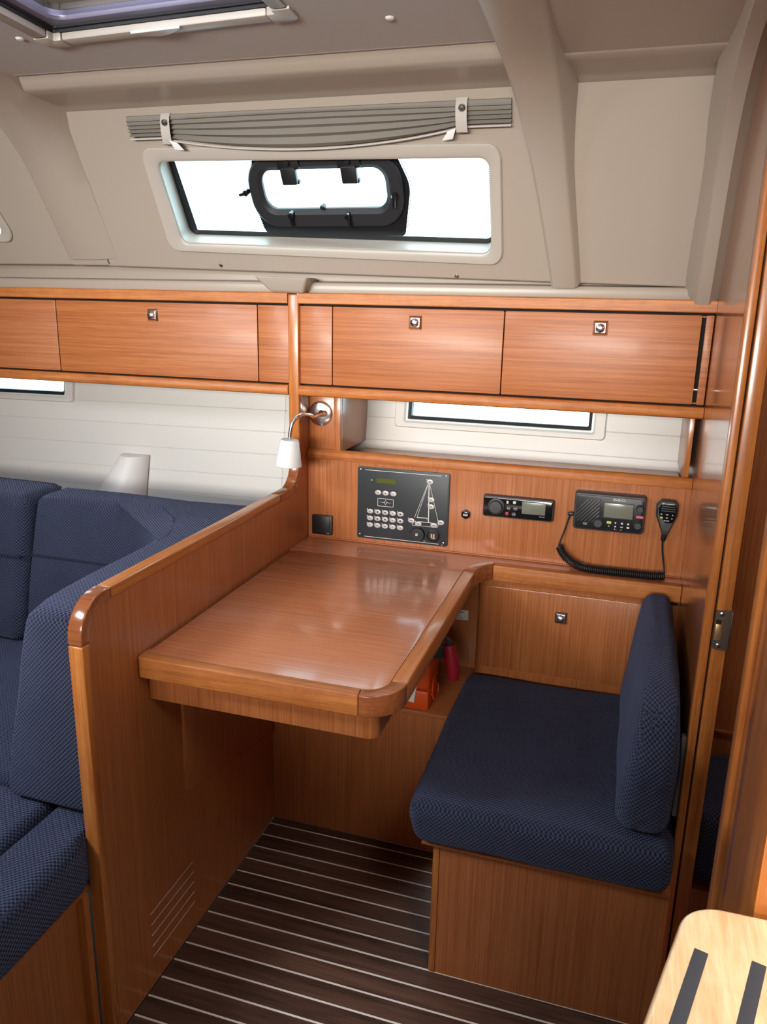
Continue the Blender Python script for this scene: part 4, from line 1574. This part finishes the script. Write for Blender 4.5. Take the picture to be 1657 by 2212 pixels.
# ================================================================== ELECTRONICS
# ---- electrical panel
ep = thing('switch_panel', 'anthracite boat switch panel with silver oval buttons and a sailing boat drawing', 'control panel', (-0.555, 1.99, 0.86))
Y0 = 1.9846
pr('face_plate', M['panel'], ep, rrect(-0.5548, 0.8602, 0.2570, 0.2020, 0.0065, 4), 'y', 1.9848, 1.990, 0.0008)
for i, (x, z) in enumerate(((-0.6749, 0.9529), (-0.437, 0.9532), (-0.4373, 0.7695), (-0.6752, 0.7701), (-0.4405, 0.763))):
    bm = B()
    r = 0.0026 if i < 4 else 0.0013
    lathe(bm, [(r, 0), (r, 0.0008), (r * 0.6, 0.0014)], (x, 1.9848, z), (0, -1, 0), 12)
    obj('screw', bm, M['chrome'] if i < 4 else M['print'], ep)
for z in (0.9531, 0.7648):
    bx('printed_line', M['print'], ep, -0.6617, -0.4495, Y0 - 0.0002, 1.985, z - 0.0007, z + 0.0007)
bx('lcd', M['lcd_g'], ep, -0.6290, -0.5738, Y0 - 0.0002, 1.986, 0.9198, 0.9327)
bm = B()
lathe(bm, [(0.0017, 0), (0.0017, 0.0006), (0.001, 0.001)], (-0.6428, 1.9848, 0.9259), (0, -1, 0), 10)
obj('indicator_led', bm, M['print'], ep)
bt0 = sy0 = ld0 = None
for grp, pts in ((0, [(-0.6237, 0.8927), (-0.6024, 0.8927), (-0.5806, 0.8927)]),
                 (1, [(-0.6457 + 0.02165 * i, 0.8380 - 0.0193 * j) for j in range(3) for i in range(5)]),
                 (2, [(-0.48, 0.9348), (-0.4749, 0.8861), (-0.4747, 0.8671), (-0.528, 0.8235), (-0.5083, 0.816), (-0.4652, 0.8160), (-0.446, 0.8256)])):
    for k, (x, z) in enumerate(pts):
        if bt0 is None:
            bm = B()
            lathe(bm, [(0.0068, 0), (0.0068, 0.0012), (0.0062, 0.0020), (0.0048, 0.0022), (0.0042, 0.0016), (0.0010, 0.0018)], (x, 1.9850, z), (0, -1, 0), 20, 1.38)
            bt0 = obj('button', bm, M['silver'], ep)
            sy0 = bx('button_symbol', M['ink'], bt0, x - 0.0014, x + 0.0014, 1.98305, 1.9834, z - 0.0011, z + 0.0011)
            bx0, bz0 = x, z
        else:
            o = piece(bt0, 'button', ep, (x - bx0, 0, z - bz0))
            s_ = sy0.copy()
            s_.name = 'button_symbol'
            COL.objects.link(s_)
            s_.parent = o
            wd = (1.0 if grp == 0 else [1.0, 1.5, 1.6, 0.8, 2.0][k % 5] if grp == 1 else 2.4)
            hg = (1.0 if grp == 0 else [1.0, 1.7, 1.8, 2.0, 1.1][(k * 3) % 5] if grp == 1 and k < 10 else 0.9)
            s_.scale = (wd, 1, hg)
            s_.location = (bx0 * (1 - wd), 0, bz0 * (1 - hg))
        if grp:
            if ld0 is None:
                bm = B()
                lathe(bm, [(0.0015, 0), (0.0015, 0.0007), (0.0008, 0.001)], (x - 0.0083, 1.9848, z + 0.0057), (0, -1, 0), 8)
                ld0 = obj('button_led', bm, M['print'], ep)
                lx, lz = x, z
            else:
                piece(ld0, 'button_led', ep, (x - lx, 0, z - lz))


def stroke(bm, p, q, wd, y0, y1):
    p, q = Vector(p), Vector(q)
    t = (q - p).normalized()
    n_ = Vector((-t.y, t.x)) * wd / 2
    prism(bm, [tuple(p - n_), tuple(q - n_), tuple(q + n_), tuple(p + n_)], 'y', y0, y1)


bm = B()
for p, q, wd in (((-0.4854, 0.9285), (-0.5196, 0.8321), 0.0010), ((-0.4846, 0.9275), (-0.5128, 0.8332), 0.0010), ((-0.5134, 0.8332), (-0.4803, 0.8344), 0.0018), ((-0.4823, 0.9275), (-0.4802, 0.8232), 0.0024),
                 ((-0.4803, 0.9277), (-0.4547, 0.8319), 0.0010), ((-0.526, 0.8142), (-0.525, 0.8108), 0.0010), ((-0.525, 0.8108), (-0.4556, 0.8112), 0.0010), ((-0.4556, 0.8112), (-0.4517, 0.8202), 0.0010),
                 ((-0.526, 0.8142), (-0.5196, 0.8190), 0.0010), ((-0.5055, 0.8223), (-0.4748, 0.8226), 0.0018), ((-0.4748, 0.8226), (-0.4517, 0.8202), 0.0010), ((-0.4870, 0.8335), (-0.4810, 0.8270), 0.0007)):
    stroke(bm, p, q, wd, 1.9843, 1.985)
obj('sailboat_drawing', bm, M['print'], ep, flat=True)
bm = B()
for p, q in (((-0.6243, 0.8765), (-0.5803, 0.8765)), ((-0.5803, 0.8765), (-0.5803, 0.8553)), ((-0.5803, 0.8553), (-0.6243, 0.8553)), ((-0.6243, 0.8553), (-0.6243, 0.8765))):
    stroke(bm, p, q, 0.0012, 1.9843, 1.985)
prism(bm, [(-0.6212, 0.8663), (-0.6052, 0.8657), (-0.6052, 0.8668)], 'y', 1.9843, 1.985)
prism(bm, [(-0.5836, 0.8663), (-0.5990, 0.8669), (-0.5990, 0.8656)], 'y', 1.9843, 1.985)
for s in (1, -1):
    pts = [(-0.6022, 0.8735), (-0.6022 + s * 0.0034, 0.8662), (-0.6022, 0.8588), (-0.6022, 0.8600), (-0.6022 + s * 0.0022, 0.8662), (-0.6022, 0.8722)]
    prism(bm, pts, 'y', 1.9843, 1.985)
obj('emblem', bm, M['print'], ep, flat=True)
bm = B()
lathe(bm, [(0.0195, 0), (0.0195, 0.006), (0.018, 0.009), (0.002, 0.0095)], (-0.5085, 1.985, 0.7872), (0, -1, 0), 28)
prism(bm, rrect(-0.530, 0.7874, 0.010, 0.0075, 0.003, 3), 'y', 1.978, 1.985)
c1 = obj('socket_cap', bm, M['black'], ep)
for dz, wq in ((0.0032, 0.0034), (0.0008, 0.0030), (-0.0018, 0.0036)):
    bx('printed_mark', M['print'], c1, -0.5100 - wq, -0.5100 + wq, 1.9750, 1.9756, 0.7868 + dz - 0.0009, 0.7868 + dz + 0.0009)
bm = B()
lathe(bm, [(0.0175, 0), (0.0175, 0.004), (0.0145, 0.0055), (0.0135, 0.004), (0.002, 0.004)], (-0.4655, 1.985, 0.7880), (0, -1, 0), 28)
c2 = obj('usb_socket', bm, M['black'], ep)
for dx in (-0.0045, 0.0018):
    bx('usb_port', M['brass'], c2, -0.4655 + dx - 0.0015, -0.4655 + dx + 0.0022, 1.9802, 1.982, 0.7825, 0.7925)
for p in (((-0.471, 0.7815), (-0.459, 0.7805)),):
    bm = B()
    stroke(bm, p[0], p[1], 0.0012, 1.9803, 1.982)
    obj('usb_port_rim', bm, M['print'], c2)
bx('printed_mark', M['print'], ep, -0.4925, -0.4870, Y0 - 0.0002, 1.985, 0.7688, 0.7702)

# ---- black blank socket cover
ou = thing('socket_cover', 'square black socket cover on the board, left of the switch panel', 'socket', (-0.787, 1.99, 0.785))
pr('frame_plate', M['black'], ou, rrect(-0.7868, 0.7845, 0.0600, 0.0560, 0.003, 3), 'y', 1.981, 1.990, 0.0015)
pr('cover', M['black'], ou, rrect(-0.7868, 0.7850, 0.0470, 0.0500, 0.002, 3), 'y', 1.9785, 1.9815, 0.001)
bx('printed_mark', M['print'], ou, -0.7715, -0.7640, 1.9782, 1.979, 0.7612, 0.7622)

# ---- round charging socket
us = thing('charging_socket', 'small black hexagonal USB socket between switch panel and stereo', 'socket', (-0.3800, 1.99, 0.855))
bm = B()
prism(bm, [(-0.3800 + 0.0132 * math.cos(math.radians(90 + 60 * k)), 0.8550 + 0.0132 * math.sin(math.radians(90 + 60 * k))) for k in range(6)], 'y', 1.983, 1.990)
hx = obj('hex_nut', bm, M['black'], us, 0.001)
bm = B()
lathe(bm, [(0.0098, 0), (0.0098, 0.002), (0.0075, 0.003), (0.002, 0.003)], (-0.3800, 1.983, 0.855), (0, -1, 0), 20)
obj('collar', bm, M['black_s'], us)
pr('usb_port', M['silver'], us, rrect(-0.3798, 0.8550, 0.0125, 0.0052, 0.0015, 3), 'y', 1.9795, 1.981)
bx('usb_tongue', M['ink'], us, -0.3850, -0.3748, 1.9792, 1.9796, 0.8545, 0.8562)

# ---- marine stereo
so = thing('marine_stereo', 'slim black marine stereo with volume knob and small grey display', 'stereo', (-0.243, 1.99, 0.886))
fp_ = rrect(-0.2432, 0.8868, 0.1800, 0.0570, 0.006, 4)
bm = B()
loft(bm, [(x, 1.990, z) for x, z in rrect(-0.2432, 0.8868, 0.1840, 0.0600, 0.007, 4)], [(x, 1.974, z) for x, z in rrect(-0.2432, 0.8868, 0.1800, 0.0550, 0.006, 4)])
obj('housing', bm, M['dgrey'], so, 0.002)
pr('fascia', M['black_s'], so, rrect(-0.2432, 0.8868, 0.1760, 0.0490, 0.004, 4), 'y', 1.9725, 1.9745, 0.0008)
bm = B()
lathe(bm, [(0.0215, 0), (0.0215, 0.003), (0.0200, 0.0045), (0.0175, 0.005), (0.0165, 0.013), (0.0150, 0.0150), (0.002, 0.0155)], (-0.2985, 1.9726, 0.8890), (0, -1, 0), 32)
obj('volume_knob', bm, M['dgrey'], so)
bx('display', M['lcd'], so, -0.2325, -0.1730, 1.9718, 1.9728, 0.8754, 0.9066, 0.0005)
bm = B()
prism(bm, rrect(-0.2699, 0.9020, 0.0050, 0.0075, 0.0008, 3), 'y', 1.9718, 1.9727)
obj('source_key', bm, M['print'], so)
bm = B()
lathe(bm, [(0.0042, 0), (0.0042, 0.0008), (0.002, 0.0012)], (-0.2521, 1.9726, 0.9027), (0, -1, 0), 14)
obj('power_key', bm, M['print'], so)
bm = B()
lathe(bm, [(0.0050, 0), (0.0050, 0.0008), (0.0035, 0.0014), (0.001, 0.0014)], (-0.2699, 1.9726, 0.8711), (0, -1, 0), 16)
obj('mute_key', bm, M['red'], so)
for x, z, n_ in ((-0.266, 0.8866, 'b'), (-0.2489, 0.8869, 'f'), (-0.2521, 0.8715, 'p')):
    bm = B()
    lathe(bm, [(0.0056, 0), (0.0056, 0.0006), (0.001, 0.0008)], (x, 1.9726, z), (0, -1, 0), 14)
    ky = obj('track_key', bm, M['dgrey'], so)
    bm = B()
    d = {'b': -1, 'f': 1, 'p': 1}[n_]
    for q in ((-0.0034, 0.0006) if n_ != 'p' else (-0.0032,)):
        prism(bm, [(x + q - d * 0.0013, z - 0.0015), (x + q + d * 0.0013, z), (x + q - d * 0.0013, z + 0.0015)], 'y', 1.9714, 1.9719)
    for q in ((d * 0.0034,) if n_ != 'p' else (0.0008, 0.0028)):
        prism(bm, [(x + q - 0.0005, z - 0.0015), (x + q + 0.0005, z - 0.0015), (x + q + 0.0005, z + 0.0015), (x + q - 0.0005, z + 0.0015)], 'y', 1.9714, 1.9719)
    obj('key_symbol', bm, M['print'], ky, flat=True)
text('brand_lettering', 'FUSION', M['print'], so, -0.2243, 0.9089, 1.9724, 0.0045, 0.0155)
text('model_lettering', 'MS-RA70', M['print'], so, -0.1817, 0.9088, 1.9724, 0.0026, 0.0125)
text('radio_lettering', 'Bluetooth', M['print'], so, -0.1803, 0.8713, 1.9724, 0.0034, 0.0135)

# ---- VHF radio
vr = thing('vhf_radio', 'black marine VHF radio with speaker slots, grey display and red distress key', 'radio', (-0.018, 1.99, 0.90))
VY = 1.960
bm = B()
oc_ = [(-0.1030, 0.8510), (0.0690, 0.8510), (0.0690, 0.9490), (-0.1030, 0.9490)]
loft(bm, [(x, 1.990, z) for x, z in rpoly(oc_, 0.008, 4)], [(x, VY, z) for x, z in rpoly([(-0.1015, 0.8535), (0.0675, 0.8535), (0.0675, 0.9475), (-0.1015, 0.9475)], 0.008, 4)])
vb = obj('housing', bm, M['dgrey'], vr, 0.003, seg=3)
pr('fascia', M['black'], vr, rpoly([(-0.0975, 0.8575), (0.0640, 0.8575), (0.0640, 0.9430), (-0.0975, 0.9430)], 0.009, 4), 'y', 1.9575, 1.961, 0.001)
# slanting speaker louvres, each its own bar
gx0, gx1, gz0, gz1 = -0.0945, -0.0395, 0.8755, 0.9345
for k in range(13):
    c = -0.118 + k * 0.0088   # x where the bar meets the bottom edge
    pa, pb = Vector((c, gz0)), Vector((c + 0.052, gz1))
    if pa.x < gx0:
        u = (gx0 - pa.x) / (pb.x - pa.x)
        pa = pa.lerp(pb, u)
    if pb.x > gx1:
        u = (gx1 - pa.x) / (pb.x - pa.x)
        pb = pa.lerp(pb, u)
    # keep clear of the volume knob
    if pa.x > -0.055 and pa.y < 0.892:
        u = (0.893 - pa.y) / max(1e-6, pb.y - pa.y)
        pa = pa.lerp(pb, min(1, u))
    if pb.x - pa.x < 0.006:
        continue
    bm = B()
    stroke(bm, pa, pb, 0.0042, 1.9553, 1.958)
    obj('louvre', bm, M['dgrey'], vr, 0.0008)
bx('display_rim', M['dgrey'], vr, -0.0318, 0.0415, 1.9565, 1.9585, 0.8885, 0.9295, 0.001)
bx('display', M['lcd'], vr, -0.0290, 0.0388, 1.9558, 1.9570, 0.8912, 0.9270, 0.0004)
for x, z, r, h_ in ((-0.0405, 0.8765, 0.0130, 0.016), (0.0545, 0.9200, 0.0100, 0.014), (0.0530, 0.8785, 0.0105, 0.014)):
    bm = B()
    lathe(bm, [(r, 0), (r, h_ * 0.3), (r * 0.86, h_ * 0.45), (r * 0.8, h_ * 0.9), (r * 0.7, h_), (0.001, h_)], (x, 1.9580, z), (0, -1, 0), 26)
    obj('knob', bm, M['dgrey'], vr)
pr('distress_key', M['red'], vr, rrect(0.0558, 0.8985, 0.0190, 0.0080, 0.0015, 3), 'y', 1.9555, 1.958, 0.0008)
text('distress_lettering', 'DISTRESS', M['print'], vr, 0.0558, 0.8982, 1.9553, 0.0044, 0.0155)
pr('channel_key', M['lime'], vr, rrect(-0.0148, 0.8783, 0.0110, 0.0062, 0.0012, 3), 'y', 1.9558, 1.958, 0.0006)
for i, (x, z) in enumerate(((0.0005, 0.8785), (0.016, 0.8785), (0.0306, 0.8785), (-0.0146, 0.8692), (0.0007, 0.8695), (0.0157, 0.8692), (0.0309, 0.8692))):
    bm = B()
    if i in (0, 4):
        s = 1 if i == 0 else -1
        prism(bm, [(x - 0.0028, z - 0.0002 * s), (x, z + 0.0026 * s), (x + 0.0028, z - 0.0002 * s), (x + 0.001, z - 0.0002 * s), (x + 0.001, z - 0.0022 * s), (x - 0.001, z - 0.0022 * s), (x - 0.001, z - 0.0002 * s)], 'y', 1.9568, 1.958)
    elif i in (1, 2):
        prism(bm, [(x - 0.0028, z - 0.0022), (x + 0.0028, z - 0.0022), (x + 0.0020, z + 0.0012), (x + 0.0006, z + 0.0024), (x - 0.0006, z + 0.0024), (x - 0.0020, z + 0.0012)], 'y', 1.9568, 1.958)
    elif i == 3:
        prism(bm, rrect(x, z, 0.0030, 0.0024, 0.0006, 2), 'y', 1.9568, 1.958)
    elif i == 5:
        prism(bm, rrect(x, z, 0.0066, 0.0018, 0.0004, 2), 'y', 1.9568, 1.958)
    else:
        prism(bm, rrect(x, z, 0.0064, 0.0042, 0.001, 2), 'y', 1.9568, 1.958)
    obj('key', bm, M['print'], vr, flat=True)
bm = B()
for p, q in (((-0.0005, 0.8655), (-0.0005, 0.8615)), ((-0.0005, 0.8615), (0.0050, 0.8615)), ((0.0115, 0.8615), (0.0165, 0.8615)), ((0.0165, 0.8615), (0.0165, 0.8655))):
    stroke(bm, p, q, 0.0006, 1.9570, 1.958)
obj('printed_bracket', bm, M['print'], vr, flat=True)
bx('printed_line', M['print'], vr, -0.0780, -0.0660, 1.9570, 1.958, 0.8718, 0.8723)
text('model_lettering', 'V60', M['print'], vr, -0.0722, 0.8683, 1.9573, 0.0052, 0.0090)
text('brand_lettering', 'B&G', M['print'], vr, 0.0050, 0.9368, 1.9572, 0.0085, 0.0285, 0.0008)
pg = bx('cord_plug', M['black'], vr, -0.1165, -0.1010, 1.962, 1.973, 0.8840, 0.8935, 0.003)

# ---- handset
hs = thing('radio_handset', 'black radio handset microphone with coiled cord at the right of the radio', 'microphone', (0.118, 1.98, 0.86))
mp_ = [(0.1030, 0.9455), (0.1350, 0.9450), (0.1432, 0.9340), (0.1425, 0.9060), (0.1275, 0.8640), (0.1250, 0.8560), (0.1115, 0.8560), (0.1090, 0.8640), (0.0930, 0.9050), (0.0915, 0.9310)]
bm = B()
p3 = rpoly(mp_, [0.005, 0.005, 0.006, 0.01, 0.006, 0.002, 0.002, 0.006, 0.01, 0.007], 4)
ctr = Vector((0.1178, 0.905))


def sc2(pts, k):
    return [tuple(ctr + (Vector(p) - ctr) * k) for p in pts]


rings(bm, [[(x, 1.9885, z) for x, z in sc2(p3, 0.90)], [(x, 1.980, z) for x, z in p3], [(x, 1.970, z) for x, z in p3], [(x, 1.9625, z) for x, z in sc2(p3, 0.93)], [(x, 1.9600, z) for x, z in sc2(p3, 0.82)]])
bm.faces.new([bm.verts.new((x, 1.9600, z)) for x, z in sc2(p3, 0.82)])
bm.faces.new([bm.verts.new((x, 1.9885, z)) for x, z in sc2(p3, 0.90)][::-1])
obj('body', bm, M['dgrey'], hs, sharp=35)
kp = rpoly([(0.1030, 0.9385), (0.1345, 0.9385), (0.1390, 0.9300), (0.1385, 0.9080), (0.1330, 0.8905), (0.1150, 0.8900), (0.1000, 0.9080), (0.0970, 0.9250)], 0.006, 4)
pr('keypad', M['black_s'], hs, kp, 'y', 1.9586, 1.9605, 0.0006)
for k in range(4):
    wq = (0.0115, 0.0155, 0.0165, 0.0160)[k]
    bx('louvre', M['dgrey'], hs, 0.1195 - wq, 0.1195 + wq, 1.9572, 1.9590, 0.9345 - k * 0.0053, 0.9372 - k * 0.0053, 0.0008)
for x, z, wq in ((0.1049, 0.9114, 0.0040), (0.1179, 0.9109, 0.0062), (0.1308, 0.9106, 0.0022), (0.1179, 0.9030, 0.0046), (0.1297, 0.9020, 0.0026)):
    bx('key_print', M['print'], hs, x - wq / 2, x + wq / 2, 1.9581, 1.9588, z - 0.0010, z + 0.0010)
pr('channel_key', M['lime'], hs, [(0.1022, 0.9055), (0.1088, 0.9050), (0.1092, 0.9010), (0.1040, 0.9008)], 'y', 1.9576, 1.9588)
text('brand_lettering', 'B&G', M['print'], hs, 0.1178, 0.8958, 1.9584, 0.0045, 0.0120)
bm = B()
lathe(bm, [(0.0072, 0), (0.0062, 0.012), (0.0046, 0.018)], (0.1180, 1.972, 0.8585), (-0.12, 0, -1), 14)
obj('strain_relief', bm, M['black'], hs)
# cord: straight tail, coil, straight tail
bm = B()
tube(bm, smooth_path([(-0.1110, 1.968, 0.8845), (-0.1140, 1.968, 0.871), (-0.1225, 1.964, 0.838), (-0.1312, 1.958, 0.806), (-0.1300, 1.954, 0.797)], 8), 0.0022, 8)
obj('cord_tail', bm, M['black'], hs)
bm = B()
tube(bm, smooth_path([(0.1155, 1.972, 0.842), (0.1165, 1.972, 0.825), (0.1201, 1.970, 0.8014), (0.1258, 1.964, 0.7728), (0.1272, 1.957, 0.758)], 8), 0.0022, 8)
obj('cord_tail', bm, M['black'], hs)
cl = smooth_path([(-0.1300, 1.957, 0.8040), (-0.1195, 1.953, 0.786), (-0.1010, 1.950, 0.7700), (-0.0770, 1.948, 0.7590), (-0.0518, 1.948, 0.7555), (-0.017, 1.948, 0.7548), (0.0239, 1.948, 0.7548), (0.0643, 1.948, 0.7550), (0.1007, 1.948, 0.7555), (0.1275, 1.950, 0.7580)], 14)
ln = [0]
for a, b_ in zip(cl, cl[1:]):
    ln.append(ln[-1] + (b_ - a).length)
tot = ln[-1]
turns = 62
pts = []
for i in range(turns * 12 + 1):
    s = tot * i / (turns * 12)
    k = 0
    while k < len(ln) - 2 and ln[k + 1] < s:
        k += 1
    u = (s - ln[k]) / max(1e-9, ln[k + 1] - ln[k])
    p = cl[k].lerp(cl[k + 1], u)
    t_ = (cl[k + 1] - cl[k]).normalized()
    nz = Vector((0, 1, 0))
    bz = t_.cross(nz)
    a = 2 * PI * i / 12
    rr = 0.0088
    pts.append(p + (nz * math.cos(a) + bz * math.sin(a)) * rr)
bm = B()
tube(bm, pts, 0.0021, 6)
obj('coiled_cord', bm, M['black'], hs, sharp=80)
